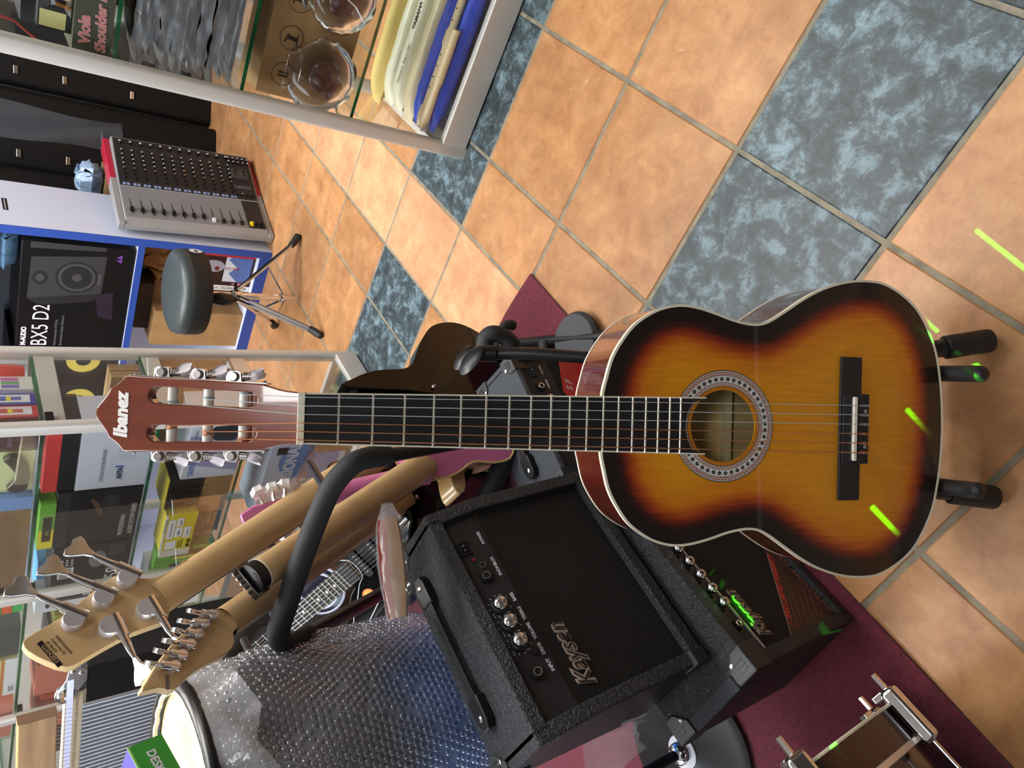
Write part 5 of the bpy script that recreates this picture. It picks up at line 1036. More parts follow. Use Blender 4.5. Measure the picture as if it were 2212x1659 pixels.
# --- six-in-line guitar, black body, maple neck (seen from behind)
ax = Axis(WD(508, 1330, .97), WZ(1040, 958, .03), roll=10)
sg_ = thing('electric_guitar', 'black electric guitar seen from behind with six-in-line chrome tuners', 'guitar', ax.M)
neckback(sg_, .0215, .028, -.50, .020, m_maple, y0=.022)
hs_ = [(530, 1308), (493, 1317), (469, 1315), (445, 1318), (421, 1343), (376, 1386), (337, 1437), (319, 1467), (307, 1492), (346, 1484), (374, 1490), (391, 1476), (421, 1449), (469, 1422), (496, 1407), (508, 1386), (505, 1366), (519, 1350), (548, 1322)]
slab(sg_, 'headstock', ax.pts(hs_, .012), -.002, .012, m_maple2, .0018, 2)
for d_, k_ in zip(((460, 1327), (442, 1346), (429, 1368), (412, 1390), (394, 1413), (378, 1437)), ((424, 1319), (406, 1340), (391, 1360), (373, 1383), (355, 1405), (335, 1431))):
    p = V((*ax.px(*d_, .02), 0)); k = V((*ax.px(*k_, .02), 0)); d = (k-p).normalized()
    o = MB().lathe([(.0062, .012), (.0062, .021), (.0056, .022)], 16, TR(p.x, p.y, 0)).build('tuning_gear', m_disc, sg_, smooth=30)
    MB().tube([p-d*.006+ZX*.017, p+d*.0145+ZX*.017], .0058, 10).build('gear_housing', m_chrome, o, smooth=40)
    MB().tube([p+d*.012+ZX*.017, p+d*.022+ZX*.017], .0025, 8).build('tuner_shaft', m_chrome, o)
    kk = MB(); kk.prism([(-.003, 0), (.003, 0), (.0075, .003), (.008, .009), (.004, .012), (-.004, .012), (-.008, .009), (-.0075, .003)], -.003, .003); b_ = kk.build('tuner_key', m_chrome, o, bevel=.001); b_.matrix_local = frame(p+d*.021+ZX*.017, ZX*.8+ZX.cross(d)*.6, d)
ln = MB().b2((-.009, -.002, 0), (.009, .002, .0003)).build('serial_label', M((120, 112, 110), .5), sg_); ln.matrix_local = frame(V((*ax.px(368, 1466, .02), .0123)), V((.8, -.6, 0)), V((.6, .8, 0)))
yb = -ax.L+.015
bo = [(.035, -.46), (.075, -.40), (.115, -.36), (.135, -.385), (.125, -.44), (.125, -.50), (.145, -.58), (.150, -.66), (.12, yb+.03), (0, yb), (-.12, yb+.03), (-.155, -.66), (-.148, -.58), (-.125, -.50), (-.13, -.43), (-.155, -.37), (-.165, -.33), (-.14, -.315), (-.10, -.36), (-.06, -.42), (-.035, -.46)]
slab(sg_, 'body', bo, -.03, .012, m_blackgloss, .01, 3)
for x, y in ((-.018, -.475), (.018, -.475), (-.018, -.52), (.018, -.52)): MB().lathe([(.006, .012), (.006, .0135), (.003, .015)], 12, TR(x, y, 0)).build('neck_bolt', m_nickel, sg_)
cv = MB().prism(rrect(-.075, -.68, .05, -.57, .006), .012, .0138).build('rear_cover', m_blackplastic, sg_, bevel=.0006)
for x, y in ((-.07, -.675), (.045, -.675), (-.07, -.575), (.045, -.575)): MB().lathe([(.003, .0138), (.002, .015)], 10, TR(x, y, 0)).build('cover_screw', m_nickel, cv)
# --- headless guitar with natural body
ax = Axis(WD(560, 1241, .97), WZ(1070, 905, .17), roll=10)
hg = thing('headless_guitar', 'headless guitar with maple neck and natural wood body', 'guitar', ax.M)
neckback(hg, .0215, .029, -.46, .021, m_maple)
cap = MB(); cap.add([(.022*math.cos(q), 0, .021*math.sin(q)) for q in np.linspace(0, math.pi, 12)]+[(.022*math.cos(q), .016, .021*math.sin(q)) for q in np.linspace(0, math.pi, 12)], [tuple(range(12)), tuple(range(23, 11, -1))]+[(i, 12+i, 13+i, i+1) for i in range(11)]+[(11, 23, 12, 0)]); cp_ = cap.build('head_clamp', m_blackplastic, hg, bevel=.001)
MB().b2((-.025, .002, -.012), (.025, .022, .002)).build('clamp_bar', m_blackgloss, hg, bevel=.001)
MB().lathe([(.005, .016), (.005, .0165)], 12, frame((0, 0, .012), (1, 0, 0), (0, 0, -1))).build('clamp_hole', cK, cp_)
for k in range(6): MB().cyl((-.0205+.0082*k, .020, -.008), (-.0205+.0082*k, .026, -.008), .0022, 8).build('lock_screw', m_nickel, cp_)
ring_ = MB(); ring_.add([(.0224*math.cos(q), -.003, .0215*math.sin(q)) for q in np.linspace(0, math.pi, 12)]+[(.0224*math.cos(q), 0, .0215*math.sin(q)) for q in np.linspace(0, math.pi, 12)], [(i, 12+i, 13+i, i+1) for i in range(11)]); ring_.build('end_ring', m_bind, hg)
hb = [(880, 1010), (920, 985), (960, 955), (1000, 930), (1050, 935), (1085, 965), (1082, 990), (1050, 1003), (1010, 1010), (998, 1030), (1001, 1058), (988, 1074), (975, 1060), (968, 1035), (962, 1012), (930, 1000), (900, 1015)]
slab(hg, 'body', ax.pts(hb), -.034, .010, m_natural, .007, 2)
# --- pink ukulele
ax = Axis(WD(690, 1074, 1.22), WD(1096, 985, 1.40))
uk = thing('ukulele', 'pink ukulele with white tuning buttons on the padded rack', 'ukulele', ax.M)
neckback(uk, .018, .021, -.20, .017, m_pink)
slab(uk, 'headstock', ax.pts([(695, 1056), (640, 1066), (585, 1083), (545, 1093), (517, 1112), (524, 1132), (560, 1142), (610, 1128), (650, 1112), (700, 1092)], .0), -.004, .012, m_pink, .003, 0)
m_wbtn = mat('white_tuner_button', (238, 236, 236), .3)
for a_, b_ in (((568, 1090), (556, 1064)), ((590, 1082), (585, 1057)), ((612, 1076), (612, 1050)), ((590, 1128), (612, 1152)), ((620, 1118), (640, 1130))):
    p = V((*ax.px(*a_), 0)); k = V((*ax.px(*b_), 0)); d = (k-p).normalized()
    o = MB().tube([p+ZX*.01, k+ZX*.01], .0028, 8).build('tuner_post', m_nickel, uk, smooth=40)
    MB().prism([(math.cos(q)*(.016 if i % 2 else .013), math.sin(q)*(.013 if i % 2 else .0105)) for i, q in enumerate(np.linspace(0, 2*math.pi, 13)[:-1])], -.0055, .0055).build('tuner_button', m_wbtn, o, bevel=.0015).matrix_local = frame(k+ZX*.01, d*.5+ZX*.85, ZX.cross(d))
ub_ = [(872, 985), (900, 960), (945, 940), (990, 945), (1030, 930), (1075, 925), (1105, 955), (1098, 990), (1060, 1000), (1020, 998), (985, 1022), (945, 1034), (905, 1020), (880, 1003)]
P_ = ax.pts(ub_); slab(uk, 'body', P_, -.045, .008, m_pink, .003, 3)
q_ = cr_spline([V((*p, 0)) for p in P_], 3, True); MB().tube([V((p.x, p.y, .008)) for p in q_], .0022, 6, closed=True).build('binding', mat('cream_binding', (206, 184, 120), .4), uk, smooth=60)
MB().tube([V((p.x, p.y, -.045)) for p in q_], .0022, 6, closed=True).build('binding', bpy.data.materials['cream_binding'], uk, smooth=60)
# --- black electric guitar facing the viewer, low behind the rack
br_ = WD(862, 1148, 1.75); best = min(((abs((WD(470, 1478, d)-br_).length-.648), d) for d in np.arange(1.2, 2.4, .005)))[1]
nutp = WD(470, 1478, best)
ax = Axis(nutp, br_, roll=-12)
eg = thing('electric_guitar', 'black electric guitar with white fret lines facing forward behind the rack', 'guitar', ax.M)
MB().hexa([(-.021, 0, -.006), (-.029, -.49, -.006), (.029, -.49, -.006), (.021, 0, -.006), (-.021, 0, 0), (-.029, -.49, 0), (.029, -.49, 0), (.021, 0, 0)]).build('fretboard', mat('ebony_board', (22, 20, 22), .5), eg)
MB().hexa([(-.018, 0, -.024), (-.024, -.5, -.026), (.024, -.5, -.026), (.018, 0, -.024), (-.021, 0, -.006), (-.029, -.49, -.006), (.029, -.49, -.006), (.021, 0, -.006)]).build('neck', m_maple, eg)
for k in range(1, 22):
    s = .648*(1-2**(-k/12)); w_ = .021+.008*s/.49; MB().b2((-w_, -s-.0010, 0), (w_, -s+.0010, .0012)).build('fret', mat('pale_fret', (186, 180, 164), .4) if k == 1 else bpy.data.materials['pale_fret'], eg)
for k in (3, 5, 7, 9, 12, 15, 17, 19): 
    s = .648*(1-2**(-(k-.5)/12)); MB().lathe([(.0035, 0), (.0035, .0004)], 12, TR(0, -s, 0)).build('inlay_dot', cW, eg)
bo2 = [(.032, -.46), (.07, -.40), (.11, -.37), (.13, -.40), (.12, -.46), (.125, -.53), (.150, -.62), (.155, -.70), (.12, -.78), (0, -.80), (-.12, -.78), (-.16, -.70), (-.15, -.62), (-.125, -.53), (-.13, -.45), (-.16, -.37), (-.165, -.33), (-.135, -.32), (-.09, -.38), (-.05, -.43), (-.032, -.46)]
slab(eg, 'body', bo2, -.042, -.010, m_blackgloss, .008, 3)
pgd = [(x*.8, -.62+(y+.62)*.78) for x, y in bo2]; slab(eg, 'pickguard', pgd, -.010, -.0075, m_blackgloss, .0006, 3)
q_ = cr_spline([V((*p, -.0075)) for p in pgd], 3, True); MB().tube(q_, .0011, 5, closed=True).build('pickguard_edge', cW, eg)
for y in (-.515, -.565, -.612):
    pu = MB().prism(rrect(-.042, y-.010, .042, y+.010, .009), -.0075, -.001).build('pickup', M((12, 12, 13), .35), eg, bevel=.002)
    for k in range(6): MB().lathe([(.0022, -.001), (.0022, -.0004)], 8, TR(-.026+.0104*k, y, 0)).build('pole_piece', m_nickel, pu)
brd = MB().b2((-.037, -.665, -.0075), (.037, -.637, .0)).build('bridge', m_chrome, eg, bevel=.002)
for k in range(6): MB().b2((-.034+.0115*k, -.66, 0), (-.025+.0115*k, -.64, .005)).build('saddle', m_chrome, brd, bevel=.001); MB().tube([(-.018+.0072*k, 0, .003), (-.027+.0108*k, -.648, .005)], .0003, 5).build('string', m_nickel, eg)
stc = MB().flat(ellipse(-.075, -.47, .016, .016), -.0068).build('orange_sticker', M((222, 120, 70), .4), eg); MB().flat(ellipse(-.075, -.47, .012, .012), -.0064).build('sticker_centre', M((214, 170, 70), .4), stc)
# --- arched dark instrument with pale rim beside it
ar = thing('banjo', 'dark round instrument body with pale rim arcs behind the rack', 'banjo', frame(WD(690, 1275, 1.95), ax.x, ax.y))
MB().lathe([(.063, -.05), (.069, -.045), (.069, .0), (.063, .004), (.01, .005)], 36).build('shell', M((26, 26, 44), .25, coat=.5), ar, smooth=40)
for r_, z in ((.069, .0), (.052, .005)): MB().torus((0, 0, z), r_, .004, 36, 8).build('rim', mat('pale_rim', (196, 200, 222), .3) if r_ > .06 else bpy.data.materials['pale_rim'], ar, smooth=60)
# ------------------------------------------------------------------ padded guitar rack
rk = thing('guitar_rack', 'black tubular guitar rack with foam padded arms', 'rack', TR(-.15, 1.15, .008))
m_foam = mat('black_foam_sleeve', (34, 35, 38), .7, bump=(300, .2))
def rt(path, r, name, m, n=5): return wpart(MB().tube(cr_spline([WD(*p) for p in path], n), r, 14), name, m, rk, smooth=60)
rt([(838, 984, 1.02), (800, 988, 1.0), (762, 1002, .985), (724, 1042, .98), (697, 1092, .98), (655, 1200, .98), (618, 1310, .98), (603, 1358, .985), (606, 1384, 1.0), (628, 1392, 1.03), (665, 1372, 1.09)], .0158, 'foam_sleeve', m_foam)
rt([(800, 988, 1.0), (838, 984, 1.02), (900, 973, 1.05), (1000, 955, 1.12), (1040, 940, 1.2), (1060, 915, 1.3)], .0105, 'metal_arm', m_blackmetal)
rt([(628, 1392, 1.03), (700, 1352, 1.15), (850, 1268, 1.42)], .0125, 'rear_arm', m_blackmetal)
rt([(1045, 1088, 1.42), (1075, 1025, 1.42), (1112, 948, 1.42)], .020, 'foam_sleeve', m_foam)
rt([(1046, 752, 1.36), (1050, 730, 1.36), (1066, 721, 1.36), (1088, 727, 1.37), (1104, 742, 1.38), (1120, 762, 1.40)], .0165, 'foam_sleeve', m_foam)
rt([(1082, 722, 1.38), (1089, 707, 1.38), (1100, 701, 1.39), (1108, 703, 1.40)], .010, 'foam_hook', m_foam)
rt([(1052, 764, 1.30), (1140, 764, 1.29), (1265, 772, 1.28)], .0115, 'metal_arm', m_blackmetal)
rt([(1030, 764, 1.29), (1072, 764, 1.29)], .0155, 'clamp', m_blackplastic)
e_ = WD(1265, 772, 1.28); wpart(MB().tube([e_, (e_.x-.01, e_.y+.06, .022)], .0115, 12), 'upright', m_blackmetal, rk, smooth=40)
for (x, y), sc_ in (((1001, 772), 1.0), ((1017, 778), 1.15)):
    c = WD(x, y, 1.27+.02*(sc_ < 1.1)); o = MB(); o.lathe([(.004, -.006), (.016*sc_, -.005), (.022*sc_, 0), (.018*sc_, .003), (.006, .001)], 22); o.xf = None
    o.v = [tuple(frame(c, RX_*.8+DX_*.6, DX_*.55-FW*.75-RX_*.3) @ Matrix.Diagonal((1.25, .85, 1, 1)) @ V(p)) for p in o.v]; wpart(o, 'neck_pad', m_blackplastic, rk, smooth=50)
for a_, b_ in (((668, 1000, 1.10), (704, 1058, .985)), ((590, 1182, 1.09), (640, 1240, .98)), ((612, 1230, 1.09), (632, 1268, .98)), ((586, 1316, 1.09), (606, 1356, .985)), ((527, 1382, 1.10), (556, 1440, 1.02))): rt([a_, b_], .0062, 'divider_peg', m_blackmetal, 2)
for X_ in (-.42, .10):
    wpart(MB().tube([(X_, 1.02, .022), (X_, 1.52, .022)], .012, 12), 'base_tube', m_blackmetal, rk, smooth=40)
    for Y_ in (1.02, 1.52): wpart(MB().tube([(X_, Y_-.012, .022), (X_, Y_+.012, .022)], .0138, 12), 'end_cap', m_blackrub, rk, smooth=40)
wpart(MB().tube([(-.42, 1.38, .03), (.10, 1.38, .03)], .012, 12), 'cross_tube', m_blackmetal, rk, smooth=40); wpart(MB().tube([(-.42, 1.22, .03), (.10, 1.22, .03)], .014, 12), 'foam_sleeve', m_foam, rk, smooth=40)
e_ = WD(850, 1268, 1.42); wpart(MB().tube([e_, (-.42, 1.30, .03)], .0125, 12), 'upright', m_blackmetal, rk, smooth=40); e_ = WD(1060, 915, 1.3); wpart(MB().tube([e_, (.02, 1.25, .03)], .0105, 12), 'upright', m_blackmetal, rk, smooth=40)
# grey round pad on the rug behind the guitar
c = WZ(1240, 737, .03); pd = thing('practice_pad', 'round grey practice pad lying on the rug', 'pad', TR(c.x, c.y, .008))
MB().lathe([(.060, 0), (.064, .004), (.064, .018), (.060, .024), (.001, .025)], 32).build('disc', M((62, 64, 68), .7), pd, smooth=40); MB().torus((0, 0, .012), .0645, .003, 32, 6).build('rim', m_blackrub, pd, smooth=60)
# ------------------------------------------------------------------ djembe wrapped in bubble film
DC = WD(405, 1738, .93); DR = .152
dj = thing('djembe_drum', 'hand drum with cream skin wrapped in bubble film', 'drum', TR(DC.x, DC.y, 0))
zt = DC.z
m_dsh = mat('drum_shell_colour', (66, 70, 84), .4, noise=(3.0, (64, 142, 230), .42, .58))  # shell colour shifts from grey to mottled blue towards the bottom
nt = m_dsh.node_tree; tcn = nt.nodes.new('ShaderNodeTexCoord'); sx3 = nt.nodes.new('ShaderNodeSeparateXYZ'); nt.links.new(tcn.outputs['Object'], sx3.inputs[0])
mrz = nt.nodes.new('ShaderNodeMapRange'); mrz.inputs['From Min'].default_value = DC.z-.15; mrz.inputs['From Max'].default_value = DC.z-.38; mrz.inputs['To Min'].default_value = -.22; mrz.inputs['To Max'].default_value = .16
nt.links.new(sx3.outputs['Z'], mrz.inputs[0]); adz = nt.nodes.new('ShaderNodeMath'); rmp = [n for n in nt.nodes if n.type == 'VALTORGB'][0]; src = rmp.inputs[0].links[0].from_socket
nt.links.new(src, adz.inputs[0]); nt.links.new(mrz.outputs[0], adz.inputs[1]); nt.links.new(adz.outputs[0], rmp.inputs[0])
MB().lathe([(.082, .009), (.080, .03), (.070, .22), (.075, .32), (.115, .42), (.140, .50), (.150, zt-.20), (.150, zt-.01)], 40).build('shell', m_dsh, dj, smooth=50)
MB().lathe([(.146, zt-.012), (.147, zt-.002), (.12, zt), (.001, zt)], 40).build('skin', mat('cream_hide', (224, 212, 164), .7, noise=(9, (206, 190, 138), .35, .7), bump=(60, .3)), dj, smooth=50)
MB().torus((0, 0, zt-.001), .152, .011, 56, 10).build('rim_ring', mat('black_rim', (20, 19, 20), .3), dj, smooth=60)
rg = random.Random(2); pts = [V(((.141+.004*rg.random())*math.cos(a), (.141+.004*rg.random())*math.sin(a), zt+.004+.002*rg.random())) for a in np.linspace(0, 2*math.pi, 120)[:-1]]
MB().tube(pts, .0035, 5, closed=True).build('rough_skin_edge', mat('pale_hide_edge', (226, 220, 196), .8), dj, smooth=60)
# wrap: wavy cylinder sheet carrying rows of bubbles
rw = random.Random(7); ph = [rw.random()*6.28 for _ in range(8)]
def wrap(a, z):
    top_f = max(0, min(1, (z-(zt-.30))/.28))
    r = .163+.004*math.sin(3*a+ph[0]+6*z)+.003*math.sin(7*a+ph[1])*math.cos(9*z+ph[2])
    r += top_f*(.010*math.sin(5*a+26*z+ph[3])+.007*math.sin(11*a-34*z+ph[4]))+.012*max(0, math.sin((z-(zt-.30))*16+2*a))*top_f
    if z > zt-.05: r -= .25*(z-(zt-.05))
    if z < .52: r -= .06*((.52-z)/.14)**1.3
    return V((r*math.cos(a), r*math.sin(a), z))
A0_, A1_ = R(-140), R(75); NA, NZ = 90, 100; z0_, z1_ = .40, zt-.008
sh = MB(); sh.grid([[wrap(A0_+(A1_-A0_)*i/NA, z0_+(z1_-z0_)*j/NZ) for j in range(NZ+1)] for i in range(NA+1)])
def film_mat(name, alpha, col, rough=.12):
    m = mat(name, col, rough, alpha=alpha, spec=1.0, bump=(70, .6, 3)); return m
m_bub = film_mat('bubble_film', .24, (222, 228, 240)); m_dome = glass_mat('bubble_domes', (.95, .96, .98), rough=.09, strength=4.0, refl=1.5)
sh.build('bubble_sheet', m_bub, dj, smooth=80)
bb = MB(); sp_ = .0106; rb_ = .0047; nz_ = int((z1_-z0_)/(sp_*.866)); j = 0
for j in range(nz_):
    z = z0_+.01+j*sp_*.866
    if z > z1_-.006: break
    na_ = int((A1_-A0_)*.163/sp_)
    for i in range(na_):
        a = A0_+((i+.5*(j % 2))*sp_/.163)
        p = wrap(a, z); n = V((math.cos(a), math.sin(a), 0)); tx_ = V((-math.sin(a), math.cos(a), 0))
        if rw.random() < .06: continue
        h = .0032*(.5+.6*rw.random()); vs = []
        for rr, hh in ((rb_, 0), (rb_*.92, h*.62), (rb_*.55, h)):
            for k in range(7):
                q = 2*math.pi*k/7; vs.append(p+tx_*(rr*math.cos(q))+ZX*(rr*math.sin(q))+n*(hh+.0004))
        vs.append(p+n*(h*1.06+.0004))
        fs = [(r_*7+k, r_*7+(k+1) % 7, (r_+1)*7+(k+1) % 7, (r_+1)*7+k) for r_ in range(2) for k in range(7)]+[(14+k, 14+(k+1) % 7, 21) for k in range(7)]
        bb.add(vs, fs)
o = bb.build('bubbles', m_dome, dj, smooth=80); o['kind'] = 'stuff'
# loose collar of film at the rim
cg = []
for i in range(111):
    a = A0_+(A1_-A0_)*i/110; cg.append([V(((.160+.018*t_+.007*math.sin(9*a+5*t_)*t_+.009*rw.random()*t_)*math.cos(a), (.160+.018*t_+.007*math.sin(9*a+5*t_)*t_+.006*rw.random()*t_)*math.sin(a), zt+.004-.058*t_+.008*math.sin(13*a)*t_)) for t_ in np.linspace(0, 1, 9)])
fc = MB(); fc.grid(cg); fc.build('film_collar', film_mat('crumpled_film', .30, (232, 234, 240), .08), dj, smooth=80)
# torn lower end of the film
p0 = WD(1262, 1650, 1.05); lf = MB(); lf.grid([[p0+RX_*(.06*(u-.5))+DX_*((.075+.02*rw.random())*v)+RX_*(.055*v)-FW*(.02*math.sin(5*u+3*v)) for v in np.linspace(0, 1, 9)] for u in np.linspace(0, 1, 11)])
wpart(lf, 'torn_film_end', bpy.data.materials['crumpled_film'], dj, smooth=80)
# ------------------------------------------------------------------ desk microphone box on the drum skin
e0 = WD(273, 1611, .772); e1 = WD(349, 1585, .80); e2 = WD(391, 1660, .775)
dup_ = (e0-e1).normalized(); dlf = (e2-e1).normalized()
bxm = thing('product_box', 'green and purple desk microphone box on the drum skin', 'box', frame(e1, -dlf, dup_))
hgt = (e0-e1).length
MB().b2((-.15, 0, -.035), (0, hgt, 0)).build('carton', [M((70, 62, 170), .4)], bxm, bevel=.001)
MB().b2((-.15, .0005, 0), (-.0005, hgt-.0005, .0008)).build('green_face', M((58, 158, 60), .3), bxm); MB().b2((-.15, hgt-.0015, -.0002), (0, hgt+.0006, .0009)).build('light_edge', M((150, 210, 110), .3), bxm)
text('DESK MICROPHONE', .0125, cW, bxm, TR(-.014, hgt*.62, .0012) @ RZ(180), extrude=.0001, bold=.0004)
# ------------------------------------------------------------------ bar chimes
b0 = WD(75, 1545, 1.45); ex_ = V((-.80, .30, 0)).normalized(); mt_ = thing('bar_chimes', 'hanging row of silver bar chimes under a wooden beam', 'chimes', frame(b0, ex_, V((-ex_.y, ex_.x, 0))))
m_chime = mat('chime_aluminium', (176, 178, 184), .32, metal=.65)
m_wood = mat('chime_beam_wood', (190, 150, 96), .5, noise=(6, (164, 122, 74), .35, .7, (1, 8, 8)))
MB().b2((0, -.010, -.038), (.42, .016, .030)).build('beam', m_wood, mt_, bevel=.003); MB().b2((-.001, -.0105, -.0385), (.0005, .0165, .0305)).build('beam_end', M((120, 92, 70), .7), mt_)
for i in range(38):
    x = .012+.0105*i; L_ = .34-.006*i; o = MB().tube([(x, -.004, -.085), (x, -.004, -.088), (x, -.004, -.085-L_), (x, -.004, -.087-L_)], [.0035, .0046, .0046, .0035], 10)  .build('chime', m_chime, mt_, smooth=40)
    MB().tube([(x, -.0105, -.012), (x+.001, -.004, -.084)], .0006, 5).build('cord', M((214, 204, 180), .7), o); MB().lathe([(.0016, 0), (.0016, .0006)], 8, frame((x, -.0102, -.012), (1, 0, 0), (0, 0, 1))).build('hole', M((40, 32, 26), .7), o)
dmp = MB().b2((-.05, -.020, -.070), (.42, -.018, -.058)).build('damper_strip', M((200, 196, 226), .3, metal=.3), mt_)
for k in range(16): MB().lathe([(.0028, 0), (.0028, .0004)], 8, frame((-.03+.028*k, -.0203, -.064), (1, 0, 0), (0, 0, 1))).build('strip_hole', M((90, 84, 90), .5), dmp)
# black flight case behind the chimes with a chrome corner
p_ = WD(165, 1490, 1.62); fcx = V((.80, -.35, 0)).normalized(); fcy = V((.35, .80, 0)).normalized()
fl_ = thing('flight_case', 'black flight case with chrome corner and ribbed cream edge behind the chimes', 'case', frame((p_.x, p_.y, .008), fcx, fcy))
hz_ = p_.z-.008
MB().b2((-.35, 0, 0), (.06, .14, hz_-.02)).build('shell', M((22, 22, 24), .5), fl_, bevel=.004)
ed = MB(); [ed.b2((-.35+.0, -.004-.004*(k % 2), hz_-.02+.007*k), (.0, .02, hz_-.013+.007*k)) for k in range(6)]; ed.build('ribbed_edge', M((216, 206, 180), .5), fl_)
MB().b2((0, -.004, hz_-.02), (.06, .14, hz_+.0)).build('lid_edge', M((96, 98, 104), .4, metal=.4), fl_)
MB().ball((.0, -.004, hz_+.020), .024, 18, sc=(1, .8, 1)).build('chrome_corner', m_chrome, fl_, smooth=60)
br2 = MB().prism([(0, -.02), (.03, -.028), (.058, -.02), (.066, 0), (.058, .018), (.03, .014), (0, .02)], -.004, .002).build('corner_plate', m_chrome, fl_, bevel=.0015); br2.matrix_local = frame((.012, -.010, hz_+.018), (1, 0, -.3), (.3, 0, 1))
for k in ((.05, -.010), (.052, .008)): MB().lathe([(.006, .002), (.005, .005), (.002, .007)], 12, TR(*k, 0)).build('rivet', m_chrome, br2, smooth=40)
# ------------------------------------------------------------------ microphone stand base
c = WZ(1478, 1622, .03); ms = thing('microphone_stand', 'black round base microphone stand on the rug at the left', 'stand', TR(c.x, c.y, .008))
MB().lathe([(.132, 0), (.138, .003), (.138, .010), (.125, .016), (.03, .026), (.028, .028)], 44).build('base', m_blackmetal, ms, smooth=40)
MB().lathe([(.030, .026), (.032, .029), (.028, .031)], 28).build('white_ring', M((206, 206, 212), .35), ms, smooth=40); MB().lathe([(.022, .030), (.020, .045), (.014, .052)], 24).build('chrome_collar', m_chrome, ms, smooth=50)
MB().cyl((0, 0, .05), (0, 0, .85), .0105, 14).build('pole', m_blackmetal, ms, smooth=40)
# ------------------------------------------------------------------ small bass drum, front left corner
BR = .27; k1 = WZ(1925, 1500, BR+.012-BR*math.sin(R(18))); bdc = k1+BX*(BR*math.cos(R(18))); bdc = V((bdc.x, bdc.y, BR+.034))
FD = frame(bdc, -BX, ZX)     # local x to the right (-BX), y up, z = -BX x Z
if FD.to_3x3().col[2].dot(AX) > 0: FD = frame(bdc, BX, ZX)
# local z points away from the viewer (-AX): the hoop is at z = 0 and the shell runs towards -z
bd_ = thing('bass_drum', 'burgundy drum with chrome claws and lugs at the near left', 'drum', FD)
sx_ = 1 if FD.to_3x3().col[0].dot(-BX) > 0 else -1
m_bur = mat('burgundy_lacquer', (40, 13, 19), .15, coat=.3); m_burs = mat('burgundy_shell', (30, 11, 15), .18, coat=.3)
MB().lathe([(BR-.014, -.30), (BR-.014, -.012)], 64).build('shell', m_burs, bd_, smooth=40)
MB().lathe([(BR-.01, -.048), (BR, -.048), (BR, -.008), (BR-.01, -.008)], 64).build('hoop', m_bur, bd_, smooth=40)
MB().lathe([(BR-.014, -.010), (BR-.011, -.010), (BR-.011, -.007), (.001, -.006)], 64).build('head', M((30, 26, 28), .4), bd_, smooth=40)
MB().torus((0, 0, -.008), BR+.0002, .0022, 72, 6).build('hoop_inlay', m_bind, bd_, smooth=60); MB().lathe([(BR+.0003, -.056), (BR+.0022, -.055), (BR+.0022, -.049), (BR+.0003, -.048)], 72).build('chrome_hoop_edge', mat('silver_sparkle_inlay', (214, 206, 196), .25, metal=.5, bump=(200, .4)), bd_, smooth=40)
for k in range(8):
    a = R(-18+45*k) if sx_ > 0 else R(198-45*k)
    F_ = RZ(math.degrees(a)) @ TR(BR-.200, 0, 0)
    cl_ = MB(); cl_.b2((.2005, -.0135, -.064), (.222, .0135, .008)); o = cl_.build('claw_hook', m_chrome, bd_, bevel=.007, seg=4); o.matrix_local = F_
    MB().b2((.190, -.010, .000), (.206, .010, .009)).build('hook_lip', m_chrome, o, bevel=.002)
    MB().tube([(.211, 0, .028), (.211, 0, .006)], .0042, 6).build('key_bolt', m_chrome, o)
    MB().tube([(.211, 0, -.060), (.211, 0, -.115)], .0030, 10).build('tension_rod', m_chrome, o, smooth=40)
    lg_ = MB(); lg_.b2((.185, -.013, -.165), (.219, .013, -.100)); lg = lg_.build('lug', m_chrome, bd_, bevel=.009, seg=4); lg.matrix_local = F_
    MB().lathe([(.013, -.05), (.013, -.046)], 14, TR(.202, 0, 0)).build('gasket', m_blackrub, lg)

# ------------------------------------------------------------------ film-wrapped wooden shaker between drum and amplifier
p0, p1 = WD(838, 1105, .99), WD(862, 1338, .93); dwn = (p1-p0).normalized(); wb = thing('wooden_shaker', 'slim red-brown wooden shaker sealed in clear film beside the amplifier', 'shaker', frame(p0, RX_*-1 if False else (DX_-dwn*DX_.dot(dwn)), dwn))
Lw = (p1-p0).length
def lens(z): u = z/Lw; return .6+.4*math.sin(math.pi*min(1, max(0, .12+.80*u)))
for nm, x0, x1, mm in (('red_side', -.017, -.004, mat('red_wood', (128, 52, 34), .35, coat=.4)), ('tan_face', -.004, .015, mat('tan_wood', (126, 96, 64), .4, coat=.4))):
    g = [[(x*lens(y), y, (.011 if k in (1, 2) else -.011)*lens(y)) for k, x in enumerate((x0, x0, x1, x1, x0))] for y in np.linspace(.012, Lw-.002, 12)]
    o = MB().grid(g).build(nm, mm, wb, smooth=40)
    b_ = MB(); b_.add([V(p) for p in g[0][:4]]+[V(p) for p in g[-1][:4]], [(0, 1, 2, 3), (7, 6, 5, 4)]); b_.build('end', mm, wb)
rf = random.Random(9); g = []
for i in range(16):
    y = -.012+(Lw+.012)*i/15; k_ = lens(max(0, y)) if y > 0 else .35+.2*(y+.012)/.012
    g.append([(.021*k_*math.cos(q)+.003*(rf.random()-.5), y, .016*k_*math.sin(q)+.003*(rf.random()-.5)) for q in np.linspace(0, 2*math.pi, 15)[:-1]])
    g[-1].append(g[-1][0])
MB().grid(g).build('film', mat('shrink_film', (220, 222, 228), .1, alpha=.16, spec=1.0, bump=(50, 1, 4)), wb, smooth=80)
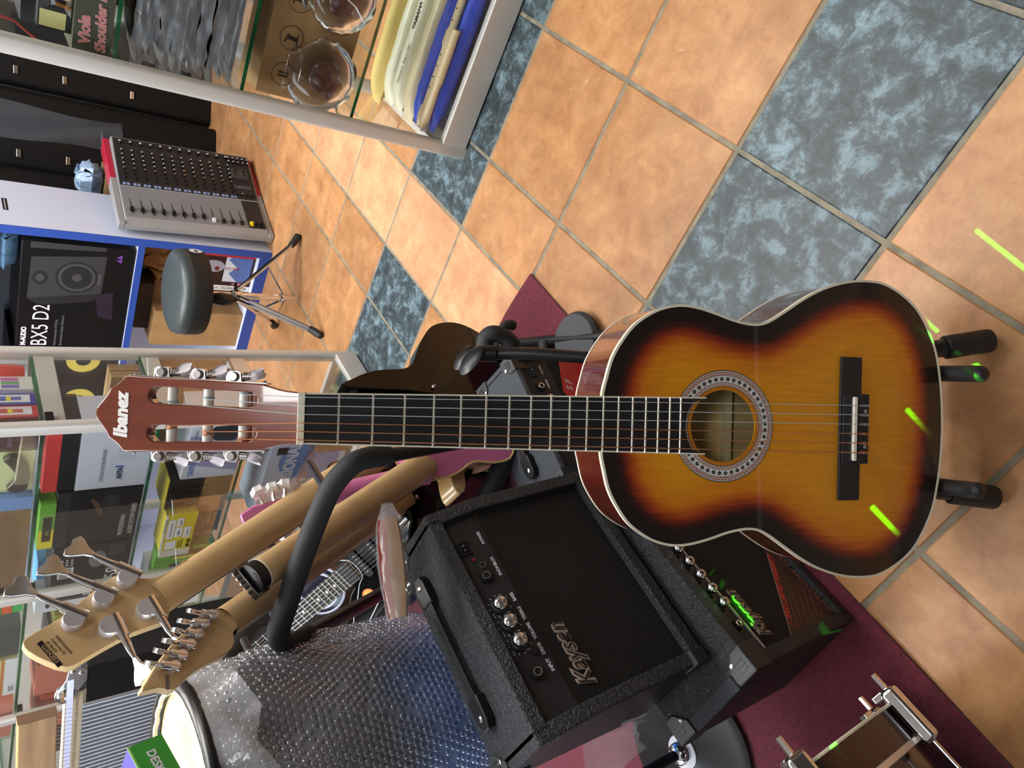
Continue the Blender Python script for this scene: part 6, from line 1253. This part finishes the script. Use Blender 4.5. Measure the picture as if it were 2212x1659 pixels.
# ------------------------------------------------------------------ party laser on the ceiling: green dashes on floor, guitar and drum
LP = V((-.45, -.60, 2.62)); lz = thing('laser_projector', 'small black party laser on the ceiling above the guitar', 'projector', TR(*LP))
MB().b2((-.06, -.05, .01), (.06, .05, .12)).build('housing', m_blackplastic, lz, bevel=.006); MB().b2((-.008, -.008, .12), (.008, .008, CEIL-LP.z-.001)).build('bracket', m_blackmetal, lz)
MB().torus((0, 0, .008), .022, .004, 24, 6).build('lens_rim', m_nickel, lz, smooth=60)
gp = lambda x, y: WP(x, y, GM @ V((0, 0, ZT)), GZ)
a2p = lambda x, y: WP(x, y, a2.matrix_world @ V((0, .008, 0)), -BX)
dashes = [(WZ(2108, 497), WZ(2235, 597), 1.0), (WZ(1978, 673), WZ(2022, 713), .8), (WZ(2070, 755), WZ(2108, 787), .8), (gp(1972, 898), gp(1997, 925), .9), (gp(1883, 1094), gp(1943, 1157), 1.2), (a2p(1534, 1240), a2p(1626, 1350), 1.6), (WD(1745, 1555, .80), WD(1815, 1640, .78), 1.0)]
for p, q, st in dashes:
    dp, dq = (p-LP).normalized(), (q-LP).normalized(); mid = (dp+dq).normalized(); n = dp.cross(dq).normalized()
    ld = bpy.data.lights.new('laser_beam', 'SPOT'); ld.energy = 1900*st; ld.color = (.05, 1, .01); ld.shadow_soft_size = .0015; ld.spot_blend = 0; ld.spot_size = max(R(1.0), dp.angle(dq)); ld.use_nodes = True
    nt = ld.node_tree; em = nt.nodes['Emission']; ge = nt.nodes.new('ShaderNodeNewGeometry'); dt_ = nt.nodes.new('ShaderNodeVectorMath'); dt_.operation = 'DOT_PRODUCT'; dt_.inputs[1].default_value = n
    nt.links.new(ge.outputs['Incoming'], dt_.inputs[0]); ab = nt.nodes.new('ShaderNodeMath'); ab.operation = 'ABSOLUTE'; lt = nt.nodes.new('ShaderNodeMath'); lt.operation = 'LESS_THAN'; lt.inputs[1].default_value = .0010
    nt.links.new(dt_.outputs['Value'], ab.inputs[0]); nt.links.new(ab.outputs[0], lt.inputs[0]); nt.links.new(lt.outputs[0], em.inputs['Strength'])
    o = bpy.data.objects.new('beam', ld); link(o, lz); o.rotation_euler = mid.to_track_quat('-Z', 'Y').to_euler()
